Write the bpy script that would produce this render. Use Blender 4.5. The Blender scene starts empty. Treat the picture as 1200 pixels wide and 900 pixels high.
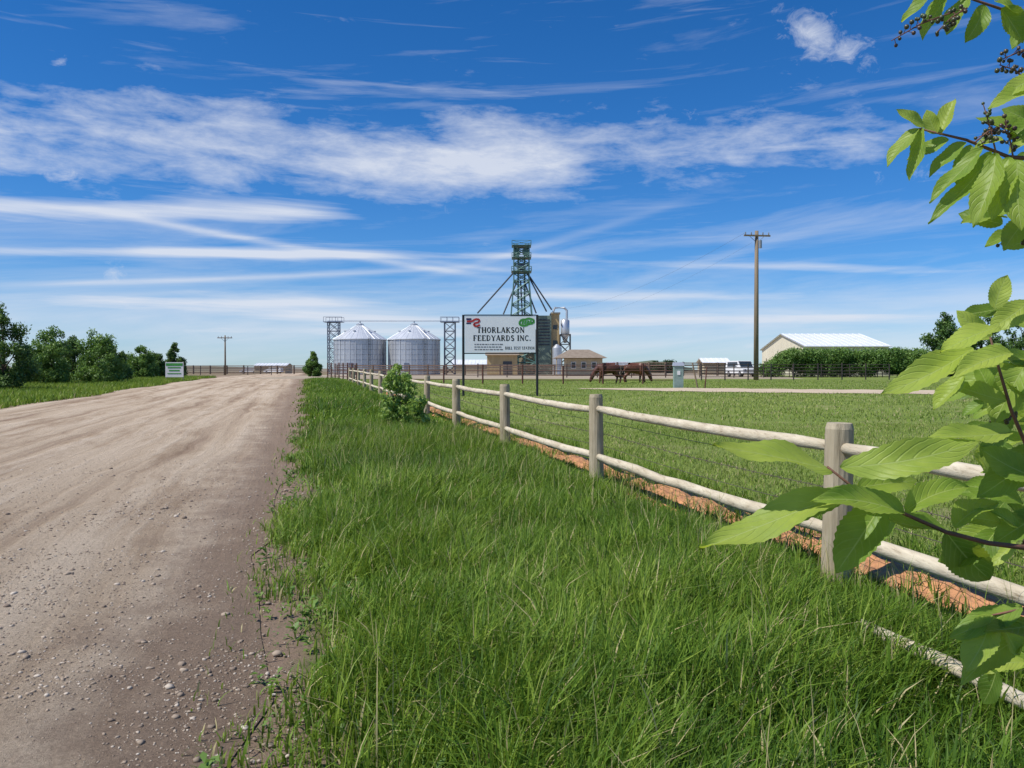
import bpy, math, random
import numpy as np
from mathutils import Vector, Matrix
random.seed(7); rng=np.random.default_rng(7)
sc=bpy.context.scene
col=sc.collection
R=math.radians
F=1007.0; H=1.6; HV=435.0
def g(y):
    y=np.asarray(y,dtype=float)
    t=np.clip(y,0,None)
    return 0.93*(1-np.exp(-(t/78.0)*1.02-(t/78.0)**3*0.9))
def gf(y): return float(g(y))
def P(u,v,Y): return Vector(((u-600)/F*Y, Y, H-(v-HV)/F*Y))
def redge(y): return -.3-.24*y
def ledge(y): return -10.1-.24*y
def fx(y): return 3.816-0.248*y
ROW=list(np.concatenate([np.linspace(-40,0,5),np.linspace(1,100,100),np.linspace(105,300,40),np.linspace(350,5000,20)]))
# ---------- materials
def nodes(name):
    m=bpy.data.materials.new(name); m.use_nodes=True
    nt=m.node_tree; return m,nt,nt.nodes['Principled BSDF']
def N(nt,t,**k):
    n=nt.nodes.new(t)
    for a,b in k.items():
        if a.startswith('i_'):
            key=a[2:]
            n.inputs[int(key) if key.isdigit() else key.replace('_',' ')].default_value=b
        else: setattr(n,a,b)
    return n
def rgba(c): return (c[0],c[1],c[2],1)
def pm(name,c1,c2=None,scale=5,rough=.7,bump=0,stretch=(1,1,1),metal=0,c3=None,detail=6,spec=.5,lo=.35,hi=.65):
    m,nt,b=nodes(name); L=nt.links.new
    b.inputs['Roughness'].default_value=rough; b.inputs['Metallic'].default_value=metal
    b.inputs['Specular IOR Level'].default_value=spec
    c2=c2 or tuple(x*.75 for x in c1)
    tc=N(nt,'ShaderNodeTexCoord'); mp=N(nt,'ShaderNodeMapping'); mp.inputs['Scale'].default_value=stretch
    L(tc.outputs['Object'],mp.inputs[0])
    n=N(nt,'ShaderNodeTexNoise',i_Scale=scale,i_Detail=detail,i_Roughness=.65); L(mp.outputs[0],n.inputs['Vector'])
    r=N(nt,'ShaderNodeValToRGB'); e=r.color_ramp.elements
    e[0].position=lo; e[0].color=rgba(c1); e[1].position=hi; e[1].color=rgba(c2)
    if c3: x=e.new((lo+hi)/2); x.color=rgba(c3)
    L(n.outputs[0],r.inputs[0]); L(r.outputs[0],b.inputs['Base Color'])
    if bump:
        bp=N(nt,'ShaderNodeBump',i_Strength=bump,i_Distance=.02); L(n.outputs[0],bp.inputs['Height']); L(bp.outputs[0],b.inputs['Normal'])
    return m
M={}
M['galv']=pm('galvanised',(.62,.64,.66),(.48,.5,.53),1.2,.38,metal=.55,stretch=(1,1,.3))
M['galv_roof']=pm('galvanised_roof',(.72,.74,.76),(.6,.63,.66),.8,.4,metal=.35)
M['dsteel']=pm('dark_steel',(.07,.08,.09),(.04,.045,.05),4,.5,metal=.3)
M['tsteel']=pm('tower_steel',(.13,.25,.22),(.08,.16,.14),3,.5,metal=.2)
M['bsteel']=pm('blue_grey_steel',(.17,.2,.26),(.1,.12,.17),3,.5,metal=.3)
M['tan']=pm('tan_cladding',(.52,.38,.18),(.4,.29,.14),.6,.6,stretch=(3,3,.3))
M['ggreen']=pm('grey_green_cladding',(.2,.26,.2),(.14,.19,.15),.8,.6,stretch=(3,3,.3))
M['tan2']=pm('pale_tan',(.5,.42,.28),(.4,.33,.22),1,.7)
M['cream']=pm('cream_cladding',(.72,.66,.5),(.62,.56,.42),.6,.6,stretch=(1,3,.3))
M['roofbrown']=pm('brown_roof',(.3,.24,.18),(.22,.17,.12),2,.8)
M['glass']=pm('dark_glass',(.02,.03,.04),(.03,.04,.05),2,.1)
M['white']=pm('white_paint',(.78,.78,.78),(.7,.7,.69),.8,.45)
M['whiteroof']=pm('white_metal_roof',(.8,.82,.84),(.72,.74,.77),.4,.4)
M['signwhite']=pm('sign_white',(.8,.81,.84),(.74,.75,.79),1.5,.4)
M['black']=pm('black_paint',(.012,.012,.014),(.02,.02,.02),5,.5)
M['red']=pm('red_paint',(.5,.02,.02),(.4,.02,.02),5,.5)
M['green']=pm('green_paint',(.06,.32,.05),(.05,.25,.04),5,.5)
M['blue']=pm('navy_paint',(.03,.03,.12),(.02,.02,.08),5,.5)
M['tire']=pm('rubber',(.02,.02,.02),(.03,.03,.03),9,.8)
M['pole']=pm('pole_wood',(.28,.21,.14),(.16,.12,.075),3,.85,bump=.4,stretch=(3,3,.15))
M['insul']=pm('insulator',(.25,.27,.3),(.2,.2,.22),5,.2)
M['rustfence']=pm('rust_pipe_fence',(.13,.045,.03),(.08,.03,.022),3,.7)
M['darkfence']=pm('dark_pipe_fence',(.07,.05,.04),(.04,.033,.03),3,.7)
M['penfence']=pm('brown_pen_boards',(.2,.14,.1),(.12,.085,.06),3,.8)
M['rustsoil']=pm('rusty_soil',(.6,.29,.13),(.26,.13,.065),9,.95,bump=1.0,detail=10,c3=(.46,.22,.1),lo=.38,hi=.66)
M['bark']=pm('bark',(.14,.1,.07),(.06,.045,.03),8,.9,bump=.6,stretch=(1,1,.3))
M['twig']=pm('reddish_twig',(.2,.09,.05),(.11,.055,.035),30,.7,bump=.2)
M['berry']=pm('unripe_berry',(.05,.09,.03),(.09,.05,.04),20,.35)
M['horse']=pm('bay_coat',(.11,.036,.018),(.06,.02,.012),2.5,.5)
M['horse2']=pm('chestnut_coat',(.17,.06,.028),(.1,.035,.018),2.5,.5)
M['mane']=pm('dark_mane',(.015,.01,.008),(.03,.018,.012),9,.8)
M['pedestal']=pm('utility_box_paint',(.26,.36,.32),(.19,.27,.24),3,.6)
M['hub']=pm('wheel_rim',(.45,.45,.46),(.3,.3,.3),5,.35,metal=.6)
M['wire']=pm('barbed_wire_steel',(.16,.13,.1),(.1,.08,.06),20,.6,metal=.5)
def wood_mat(name,c1,c2,dark,axis):
    m,nt,b=nodes(name); L=nt.links.new; b.inputs['Roughness'].default_value=.85; b.inputs['Specular IOR Level'].default_value=.2
    tc=N(nt,'ShaderNodeTexCoord'); mp=N(nt,'ShaderNodeMapping')
    mp.inputs['Scale'].default_value=axis; L(tc.outputs['Object'],mp.inputs[0])
    if name=='rail_wood': mp.inputs['Rotation'].default_value=(0,0,-math.atan(.248))
    n=N(nt,'ShaderNodeTexNoise',i_Scale=6,i_Detail=9,i_Roughness=.7); L(mp.outputs[0],n.inputs['Vector'])
    n2=N(nt,'ShaderNodeTexNoise',i_Scale=3,i_Detail=4); L(tc.outputs['Object'],n2.inputs['Vector'])
    r=N(nt,'ShaderNodeValToRGB'); e=r.color_ramp.elements
    e[0].position=.3; e[0].color=rgba(dark); e[1].position=.7; e[1].color=rgba(c1); x=e.new(.45); x.color=rgba(c2)
    L(n.outputs[0],r.inputs[0])
    mx=N(nt,'ShaderNodeMix',data_type='RGBA',blend_type='MULTIPLY'); mx.inputs[0].default_value=.5
    r2=N(nt,'ShaderNodeValToRGB'); r2.color_ramp.elements[0].position=.35; r2.color_ramp.elements[1].position=.65; r2.color_ramp.elements[0].color=(.6,.55,.48,1)
    L(n2.outputs[0],r2.inputs[0]); L(r.outputs[0],mx.inputs[6]); L(r2.outputs[0],mx.inputs[7]); L(mx.outputs[2],b.inputs['Base Color'])
    bp=N(nt,'ShaderNodeBump',i_Strength=.6,i_Distance=.015); L(n.outputs[0],bp.inputs['Height']); L(bp.outputs[0],b.inputs['Normal'])
    return m
M['postwood']=wood_mat('post_wood',(.52,.45,.32),(.4,.34,.235),(.15,.125,.08),(4,4,.35))
M['railwood']=wood_mat('rail_wood',(.7,.63,.48),(.58,.51,.38),(.28,.22,.14),(5,.25,5))
def leafmat(name,c0,c1,c2,trans=.35,straw=None,tr=(.25,.4,.05),spec=.35,rough=.5):
    m,nt,b=nodes(name); L=nt.links.new
    a=N(nt,'ShaderNodeAttribute',attribute_name='tint')
    r=N(nt,'ShaderNodeValToRGB'); e=r.color_ramp.elements
    e[0].position=0; e[0].color=rgba(c0); e[1].position=.93 if straw else 1; e[1].color=rgba(c2); x=e.new(.5); x.color=rgba(c1)
    if straw: x=e.new(.97); x.color=rgba(straw)
    L(a.outputs['Fac'],r.inputs[0]); L(r.outputs[0],b.inputs['Base Color'])
    b.inputs['Roughness'].default_value=rough; b.inputs['Specular IOR Level'].default_value=spec
    t=N(nt,'ShaderNodeBsdfTranslucent')
    mm=N(nt,'ShaderNodeMix',data_type='RGBA',blend_type='MIX'); mm.inputs[0].default_value=.5; mm.inputs[7].default_value=rgba(tr)
    L(r.outputs[0],mm.inputs[6]); L(mm.outputs[2],t.inputs[0])
    s=N(nt,'ShaderNodeMixShader'); s.inputs[0].default_value=trans
    L(b.outputs[0],s.inputs[1]); L(t.outputs[0],s.inputs[2]); L(s.outputs[0],nt.nodes['Material Output'].inputs[0])
    return m
M['grass']=leafmat('tall_grass_blades',(.035,.09,.010),(.13,.235,.022),(.29,.39,.055),.34,straw=(.55,.47,.24),tr=(.3,.42,.04),spec=.22)
M['lawn']=leafmat('short_grass_blades',(.12,.2,.03),(.22,.31,.05),(.34,.38,.1),.25,straw=(.48,.41,.22),tr=(.28,.38,.05),spec=.2)
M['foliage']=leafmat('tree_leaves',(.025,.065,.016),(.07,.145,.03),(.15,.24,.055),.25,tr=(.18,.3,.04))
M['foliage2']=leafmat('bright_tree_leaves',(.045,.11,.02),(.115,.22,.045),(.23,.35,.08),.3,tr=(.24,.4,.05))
M['sapling']=leafmat('sapling_leaves',(.1,.2,.03),(.24,.38,.08),(.45,.55,.2),.4,tr=(.45,.6,.1))
M['spruce']=leafmat('dark_leaves',(.014,.035,.014),(.035,.075,.028),(.07,.12,.04),.15,tr=(.08,.15,.03))
def cherry():
    m,nt,b=nodes('cherry_leaf'); L=nt.links.new
    uv=N(nt,'ShaderNodeUVMap'); sp=N(nt,'ShaderNodeSeparateXYZ'); L(uv.outputs[0],sp.inputs[0])
    tc=N(nt,'ShaderNodeTexCoord'); n=N(nt,'ShaderNodeTexNoise',i_Scale=45,i_Detail=6); L(tc.outputs['Object'],n.inputs['Vector'])
    def mt(op,a,b2=None,c=None):
        n=N(nt,'ShaderNodeMath',operation=op)
        for i,x in enumerate((a,b2,c)):
            if x is None: continue
            if isinstance(x,(int,float)): n.inputs[i].default_value=x
            else: L(x,n.inputs[i])
        return n.outputs[0]
    s=mt('ABSOLUTE',mt('SUBTRACT',sp.outputs[1],.5)); 
    ph=mt('ADD',mt('SUBTRACT',sp.outputs[0],mt('MULTIPLY',mt('POWER',s,1.3),.75)),mt('MULTIPLY',n.outputs[0],.05))
    w=mt('SINE',mt('MULTIPLY',ph,50.0))
    vein=mt('POWER',mt('MULTIPLY_ADD',w,.5,.5),14.0)
    mid=mt('LESS_THAN',s,.018)
    v=mt('MAXIMUM',mt('MULTIPLY',vein,.28),mt('MULTIPLY',mid,.8))
    a=N(nt,'ShaderNodeAttribute',attribute_name='tint')
    r=N(nt,'ShaderNodeValToRGB'); e=r.color_ramp.elements
    e[0].color=(.04,.10,.018,1); e[1].color=(.46,.56,.1,1); x=e.new(.5); x.color=(.2,.33,.045,1)
    tn=mt('ADD',a.outputs['Fac'],mt('MULTIPLY',mt('SUBTRACT',n.outputs[0],.5),.5))
    L(tn,r.inputs[0])
    mul=N(nt,'ShaderNodeMix',data_type='RGBA',blend_type='MIX'); mul.inputs[7].default_value=(.5,.6,.2,1)
    L(v,mul.inputs[0]); L(r.outputs[0],mul.inputs[6]); 
    L(mul.outputs[2],b.inputs['Base Color']); b.inputs['Roughness'].default_value=.45; b.inputs['Specular IOR Level'].default_value=.35
    bp=N(nt,'ShaderNodeBump',i_Strength=.6,i_Distance=.003); bp.invert=True; L(mt('ADD',v,mt('MULTIPLY',n.outputs[0],.5)),bp.inputs['Height']); L(bp.outputs[0],b.inputs['Normal'])
    t=N(nt,'ShaderNodeBsdfTranslucent'); mm=N(nt,'ShaderNodeMix',data_type='RGBA'); mm.inputs[0].default_value=.6; mm.inputs[7].default_value=(.66,.8,.06,1)
    L(r.outputs[0],mm.inputs[6]); L(mm.outputs[2],t.inputs[0])
    ms=N(nt,'ShaderNodeMixShader'); ms.inputs[0].default_value=.5
    L(b.outputs[0],ms.inputs[1]); L(t.outputs[0],ms.inputs[2]); L(ms.outputs[0],nt.nodes['Material Output'].inputs[0])
    return m
M['cherry']=cherry()
# ---------- object helpers
ORIG={}
def tag(o,label=None,cat=None,group=None,kind=None):
    if label:o['label']=label
    if cat:o['category']=cat
    if group:o['group']=group
    if kind:o['kind']=kind
    return o
def thing(name,label,cat,loc,group=None):
    o=bpy.data.objects.new(name,None); col.objects.link(o); o.location=loc; o.empty_display_size=.2
    ORIG[o.name]=Vector(loc); return tag(o,label,cat,group)
def link(name,me,mat,parent=None,loc=None):
    o=bpy.data.objects.new(name,me); col.objects.link(o); me.materials.clear(); me.materials.append(mat)
    if parent: o.parent=parent; ORIG[o.name]=ORIG[parent.name]
    elif loc is not None: o.location=loc; ORIG[o.name]=Vector(loc)
    else: ORIG[o.name]=Vector((0,0,0))
    return o
class MB:
    def __init__(s): s.v=[]; s.f=[]
    def add(s,vs,fs):
        k=len(s.v); s.v+= [Vector(a) for a in vs]; s.f+=[tuple(i+k for i in f) for f in fs]; return s
    def box(s,c,d,rz=0,rx=0):
        m=Matrix.Rotation(rz,3,'Z')@Matrix.Rotation(rx,3,'X'); c=Vector(c); vs=[]
        for x in(-.5,.5):
            for y in(-.5,.5):
                for z in(-.5,.5): vs.append(c+m@Vector((x*d[0],y*d[1],z*d[2])))
        return s.add(vs,[(0,1,3,2),(4,6,7,5),(0,4,5,1),(2,3,7,6),(0,2,6,4),(1,5,7,3)])
    def b2(s,x0,x1,y0,y1,z0,z1): return s.box(((x0+x1)/2,(y0+y1)/2,(z0+z1)/2),(x1-x0,y1-y0,z1-z0))
    def tube(s,pts,rs,n=8,cap=True,jit=0):
        pts=[Vector(p) for p in pts]
        if isinstance(rs,(int,float)): rs=[rs]*len(pts)
        vs=[];fs=[]
        d0=(pts[1]-pts[0]).normalized(); ref=Vector((0,0,1)) if abs(d0.z)<.9 else Vector((1,0,0))
        for i,p in enumerate(pts):
            d=(pts[min(i+1,len(pts)-1)]-pts[max(i-1,0)]).normalized()
            a=d.cross(ref).normalized(); b=d.cross(a)
            for k in range(n):
                t=2*math.pi*k/n; r=rs[i]*(1+random.uniform(-jit,jit))
                vs.append(p+a*math.cos(t)*r+b*math.sin(t)*r)
        for i in range(len(pts)-1):
            for k in range(n):
                fs.append((i*n+k,i*n+(k+1)%n,(i+1)*n+(k+1)%n,(i+1)*n+k))
        if cap: fs.append(tuple(range(n))[::-1]); fs.append(tuple(range((len(pts)-1)*n,len(pts)*n)))
        return s.add(vs,fs)
    def build(s,name,mat,parent=None,loc=None,smooth=False):
        o0=ORIG[parent.name] if parent else (Vector(loc) if loc is not None else Vector((0,0,0)))
        me=bpy.data.meshes.new(name); me.from_pydata([v-o0 for v in s.v],[],s.f); me.update()
        if smooth: me.polygons.foreach_set('use_smooth',[True]*len(me.polygons))
        return link(name,me,mat,parent,loc)
def fastmesh(name,V,quads,tris,tint=None,uv=None,smooth=False):
    me=bpy.data.meshes.new(name); nq=len(quads); ntt=len(tris)
    me.vertices.add(len(V)); me.vertices.foreach_set('co',np.asarray(V,dtype=np.float32).ravel())
    nl=nq*4+ntt*3; me.loops.add(nl)
    li=np.concatenate([np.asarray(quads,dtype=np.int32).ravel(),np.asarray(tris,dtype=np.int32).ravel()])
    me.loops.foreach_set('vertex_index',li)
    me.polygons.add(nq+ntt)
    st=np.concatenate([np.arange(nq)*4,nq*4+np.arange(ntt)*3]).astype(np.int32)
    me.polygons.foreach_set('loop_start',st)
    if smooth: me.polygons.foreach_set('use_smooth',np.ones(nq+ntt,dtype=bool))
    me.update(calc_edges=True)
    if tint is not None:
        a=me.attributes.new('tint','FLOAT','POINT'); a.data.foreach_set('value',np.asarray(tint,dtype=np.float32))
    if uv is not None:
        l=me.uv_layers.new(name='UVMap'); l.data.foreach_set('uv',np.asarray(uv,dtype=np.float32)[li].ravel())
    return me
# ---------- ground
def sheet(name,xf0,xf1,rows,off,mat,cols=8,structure=True):
    V=[];Q=[]
    for y in rows:
        a,b=xf0(y),xf1(y)
        for c in range(cols+1):
            V.append((a+(b-a)*c/cols,y,gf(y)+off))
    for i in range(len(rows)-1):
        for c in range(cols):
            k=i*(cols+1)+c; Q.append((k,k+1,k+cols+2,k+cols+1))
    me=bpy.data.meshes.new(name); me.from_pydata(V,[],Q); o=link(name,me,mat)
    if structure: tag(o,kind='structure')
    return o
def groundmat():
    m,nt,b=nodes('ground_grass'); L=nt.links.new; b.inputs['Roughness'].default_value=.95; b.inputs['Specular IOR Level'].default_value=.1
    tc=N(nt,'ShaderNodeTexCoord')
    n=N(nt,'ShaderNodeTexNoise',i_Scale=.35,i_Detail=10,i_Roughness=.7); L(tc.outputs['Object'],n.inputs['Vector'])
    n2=N(nt,'ShaderNodeTexNoise',i_Scale=9,i_Detail=8,i_Roughness=.8); L(tc.outputs['Object'],n2.inputs['Vector'])
    r=N(nt,'ShaderNodeValToRGB'); e=r.color_ramp.elements; e[0].position=.35; e[0].color=(.17,.24,.05,1); e[1].position=.72; e[1].color=(.38,.34,.18,1); x=e.new(.56); x.color=(.23,.29,.07,1)
    L(n.outputs[0],r.inputs[0])
    r2=N(nt,'ShaderNodeValToRGB'); r2.color_ramp.elements[0].position=.3; r2.color_ramp.elements[0].color=(.55,.55,.55,1); r2.color_ramp.elements[1].position=.7
    L(n2.outputs[0],r2.inputs[0])
    mx=N(nt,'ShaderNodeMix',data_type='RGBA',blend_type='MULTIPLY'); mx.inputs[0].default_value=.8; L(r.outputs[0],mx.inputs[6]); L(r2.outputs[0],mx.inputs[7])
    sp=N(nt,'ShaderNodeSeparateXYZ'); L(tc.outputs['Object'],sp.inputs[0])
    t=N(nt,'ShaderNodeMath',operation='MULTIPLY_ADD'); t.inputs[1].default_value=.24; L(sp.outputs[1],t.inputs[0]); L(sp.outputs[0],t.inputs[2])
    n5=N(nt,'ShaderNodeTexNoise',i_Scale=1.6,i_Detail=6,i_Roughness=.7); L(tc.outputs['Object'],n5.inputs['Vector'])
    tt=N(nt,'ShaderNodeMath',operation='MULTIPLY_ADD'); tt.inputs[1].default_value=-1.5; L(n5.outputs[0],tt.inputs[0]); L(t.outputs[0],tt.inputs[2])
    ms=N(nt,'ShaderNodeMapRange',interpolation_type='SMOOTHSTEP'); ms.inputs[1].default_value=-.85; ms.inputs[2].default_value=-.4; ms.inputs[3].default_value=1; ms.inputs[4].default_value=0; L(tt.outputs[0],ms.inputs[0])
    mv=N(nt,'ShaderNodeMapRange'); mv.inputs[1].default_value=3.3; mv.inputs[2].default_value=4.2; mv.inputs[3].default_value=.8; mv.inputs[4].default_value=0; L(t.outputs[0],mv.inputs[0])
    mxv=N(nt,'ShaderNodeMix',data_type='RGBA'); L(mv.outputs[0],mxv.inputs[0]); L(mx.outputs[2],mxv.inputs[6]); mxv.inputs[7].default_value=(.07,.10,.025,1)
    gl=N(nt,'ShaderNodeMapRange'); gl.inputs[1].default_value=-2; gl.inputs[2].default_value=-1.9; L(t.outputs[0],gl.inputs[0])
    mxv2=N(nt,'ShaderNodeMix',data_type='RGBA'); L(gl.outputs[0],mxv2.inputs[0]); L(mx.outputs[2],mxv2.inputs[6]); L(mxv.outputs[2],mxv2.inputs[7])
    mxs=N(nt,'ShaderNodeMix',data_type='RGBA'); L(ms.outputs[0],mxs.inputs[0]); L(mxv2.outputs[2],mxs.inputs[6]); mxs.inputs[7].default_value=(.27,.195,.14,1)
    mr=N(nt,'ShaderNodeMapRange'); mr.inputs[1].default_value=110; mr.inputs[2].default_value=200; L(sp.outputs[1],mr.inputs[0])
    n3=N(nt,'ShaderNodeTexNoise',i_Scale=.02,i_Detail=5); L(tc.outputs['Object'],n3.inputs['Vector'])
    r3=N(nt,'ShaderNodeValToRGB'); r3.color_ramp.elements[0].position=.4; r3.color_ramp.elements[0].color=(.23,.16,.11,1); r3.color_ramp.elements[1].position=.6; r3.color_ramp.elements[1].color=(.19,.17,.09,1)
    L(n3.outputs[0],r3.inputs[0])
    mx2=N(nt,'ShaderNodeMix',data_type='RGBA'); L(mr.outputs[0],mx2.inputs[0]); L(mxs.outputs[2],mx2.inputs[6]); L(r3.outputs[0],mx2.inputs[7]); L(mx2.outputs[2],b.inputs['Base Color'])
    bp=N(nt,'ShaderNodeBump',i_Strength=.8,i_Distance=.05); L(n2.outputs[0],bp.inputs['Height']); L(bp.outputs[0],b.inputs['Normal'])
    return m
def roadmat():
    m,nt,b=nodes('gravel_road'); L=nt.links.new; b.inputs['Roughness'].default_value=.95; b.inputs['Specular IOR Level'].default_value=.12
    tc=N(nt,'ShaderNodeTexCoord'); sp=N(nt,'ShaderNodeSeparateXYZ'); L(tc.outputs['Object'],sp.inputs[0])
    t=N(nt,'ShaderNodeMath',operation='MULTIPLY_ADD'); t.inputs[1].default_value=.24; L(sp.outputs[1],t.inputs[0]); L(sp.outputs[0],t.inputs[2])
    nw=N(nt,'ShaderNodeTexNoise',i_Scale=.3,i_Detail=3); L(tc.outputs['Object'],nw.inputs['Vector'])
    tw=N(nt,'ShaderNodeMath',operation='MULTIPLY_ADD'); tw.inputs[1].default_value=.7; L(nw.outputs[0],tw.inputs[0]); L(t.outputs[0],tw.inputs[2])
    def along(k):
        cb=N(nt,'ShaderNodeCombineXYZ'); ys=N(nt,'ShaderNodeMath',operation='MULTIPLY',i_1=k); L(sp.outputs[1],ys.inputs[0]); L(tw.outputs[0],cb.inputs[0]); L(ys.outputs[0],cb.inputs[1]); return cb.outputs[0]
    n=N(nt,'ShaderNodeTexNoise',i_Scale=1.5,i_Detail=6,i_Roughness=.6); L(along(.025),n.inputs['Vector'])
    r=N(nt,'ShaderNodeValToRGB'); e=r.color_ramp.elements; e[0].position=.36; e[0].color=(.36,.265,.185,1); e[1].position=.62; e[1].color=(.61,.5,.375,1); x=e.new(.47); x.color=(.51,.4,.285,1)
    L(n.outputs[0],r.inputs[0])
    n2=N(nt,'ShaderNodeTexNoise',i_Scale=.9,i_Detail=10,i_Roughness=.72); L(along(.16),n2.inputs['Vector'])
    r2=N(nt,'ShaderNodeValToRGB'); r2.color_ramp.elements[0].position=.38; r2.color_ramp.elements[0].color=(.6,.53,.47,1); r2.color_ramp.elements[1].position=.5
    L(n2.outputs[0],r2.inputs[0])
    mx=N(nt,'ShaderNodeMix',data_type='RGBA',blend_type='MULTIPLY'); mx.inputs[0].default_value=.75; L(r.outputs[0],mx.inputs[6]); L(r2.outputs[0],mx.inputs[7])
    mr=N(nt,'ShaderNodeMapRange',interpolation_type='SMOOTHSTEP'); mr.inputs[1].default_value=-1.6; mr.inputs[2].default_value=-.55; mr.inputs[3].default_value=0; mr.inputs[4].default_value=.85
    n6=N(nt,'ShaderNodeTexNoise',i_Scale=1.7,i_Detail=7,i_Roughness=.7); L(tc.outputs['Object'],n6.inputs['Vector'])
    off=N(nt,'ShaderNodeMath',operation='MULTIPLY_ADD'); off.inputs[1].default_value=2.0; L(n6.outputs[0],off.inputs[0])
    sub=N(nt,'ShaderNodeMath',operation='SUBTRACT',i_1=1.0); L(t.outputs[0],sub.inputs[0]); L(sub.outputs[0],off.inputs[2]); L(off.outputs[0],mr.inputs[0])
    mx3=N(nt,'ShaderNodeMix',data_type='RGBA'); L(mr.outputs[0],mx3.inputs[0]); L(mx.outputs[2],mx3.inputs[6]); mx3.inputs[7].default_value=(.27,.195,.14,1)
    n3=N(nt,'ShaderNodeTexNoise',i_Scale=48,i_Detail=6,i_Roughness=.9); L(tc.outputs['Object'],n3.inputs['Vector'])
    r3=N(nt,'ShaderNodeValToRGB'); r3.color_ramp.elements[0].position=.3; r3.color_ramp.elements[0].color=(.45,.43,.41,1); r3.color_ramp.elements[1].position=.7; r3.color_ramp.elements[1].color=(1.35,1.35,1.35,1)
    L(n3.outputs[0],r3.inputs[0])
    mx4=N(nt,'ShaderNodeMix',data_type='RGBA',blend_type='MULTIPLY'); mx4.inputs[0].default_value=.8; L(mx3.outputs[2],mx4.inputs[6]); L(r3.outputs[0],mx4.inputs[7])
    L(mx4.outputs[2],b.inputs['Base Color'])
    ad=N(nt,'ShaderNodeMath',operation='MULTIPLY_ADD'); ad.inputs[1].default_value=.4; L(n3.outputs[0],ad.inputs[0]); 
    n4=N(nt,'ShaderNodeTexNoise',i_Scale=5,i_Detail=10,i_Roughness=.78); L(tc.outputs['Object'],n4.inputs['Vector'])
    ad2=N(nt,'ShaderNodeMath',operation='MULTIPLY_ADD'); ad2.inputs[1].default_value=2.2; L(n.outputs[0],ad2.inputs[0]); L(n4.outputs[0],ad2.inputs[2])
    L(ad2.outputs[0],ad.inputs[2])
    bp=N(nt,'ShaderNodeBump',i_Strength=1.0,i_Distance=.045); L(ad.outputs[0],bp.inputs['Height']); L(bp.outputs[0],b.inputs['Normal'])
    return m
sheet('ground',lambda y:-4000,lambda y:4000,ROW,0,groundmat(),2)
rrows=sorted(set([y for y in ROW if -6<=y<=400]))
M['road']=roadmat()
sheet('road',lambda y:ledge(y)+.35*math.sin(y*.35)+.2*math.sin(y*1.3),lambda y:redge(y)+(.10*math.sin(y*1.7)+.08*math.sin(y*3.1+1)+.05*math.sin(y*.6)),rrows,.008,M['road'],12)
M['track']=pm('dirt_track',(.6,.48,.34),(.46,.36,.24),1.2,.95,bump=.4,detail=9)
def path_sheet(name,pts,w,off):
    V=[];Q=[]
    S=[]
    for i in range(len(pts)-1):
        for k in range(12):
            t=k/12; S.append(Vector(pts[i]).lerp(Vector(pts[i+1]),t))
    S.append(Vector(pts[-1]))
    for i,p in enumerate(S):
        d=(S[min(i+1,len(S)-1)]-S[max(i-1,0)]).normalized(); n=Vector((-d.y,d.x))
        for c in range(7):
            q=p+n*(w*min(1,.15+i/14)*(c/6-.5)*(1+.12*math.sin(i*1.3))); V.append((q.x,q.y,gf(q.y)+off))
    for i in range(len(S)-1):
        for c in range(6): k=i*7+c; Q.append((k,k+1,k+8,k+7))
    me=bpy.data.meshes.new(name); me.from_pydata(V,[],Q); return tag(link(name,me,M['track']),kind='structure')
path_sheet('path',[(4,51),(10,49),(16,46.5),(22,45),(34,46)],6.4,.02)
yrows=[y for y in ROW if 85<=y<=260]
M['yard']=pm('yard_dirt',(.42,.34,.24),(.3,.24,.16),.2,.95,detail=9)
sheet('yard_ground',lambda y:-18-.1*y,lambda y:12+.2*y,yrows,.01,M['yard'],4)
def ridge(name,x0,x1,Y,hf,mat):
    V=[];Q=[];n=80
    for i in range(n+1):
        x=x0+(x1-x0)*i/n; h=hf(i/n)
        V+= [(x,Y,0),(x,Y+60,h),(x,Y+400,h*.9)]
    for i in range(n):
        k=i*3; Q+=[(k,k+3,k+4,k+1),(k+1,k+4,k+5,k+2)]
    me=bpy.data.meshes.new(name); me.from_pydata(V,[],Q); me.polygons.foreach_set('use_smooth',[True]*len(me.polygons))
    return tag(link(name,me,mat),kind='structure')
M['ridge']=pm('far_field',(.24,.18,.13),(.19,.18,.12),.004,.95,detail=8)
M['ridge2']=pm('far_green',(.07,.1,.06),(.11,.13,.08),.01,.95,detail=8)
ridge('hills',-1400,1600,1500,lambda t:8+3*math.sin(t*9)+1.5*math.sin(t*31),M['ridge'])
ridge('far_hill',200,320,1450,lambda t:1+19*max(0,math.sin(math.pi*t))**.8+2*math.sin(t*21),M['ridge2'])
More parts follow.
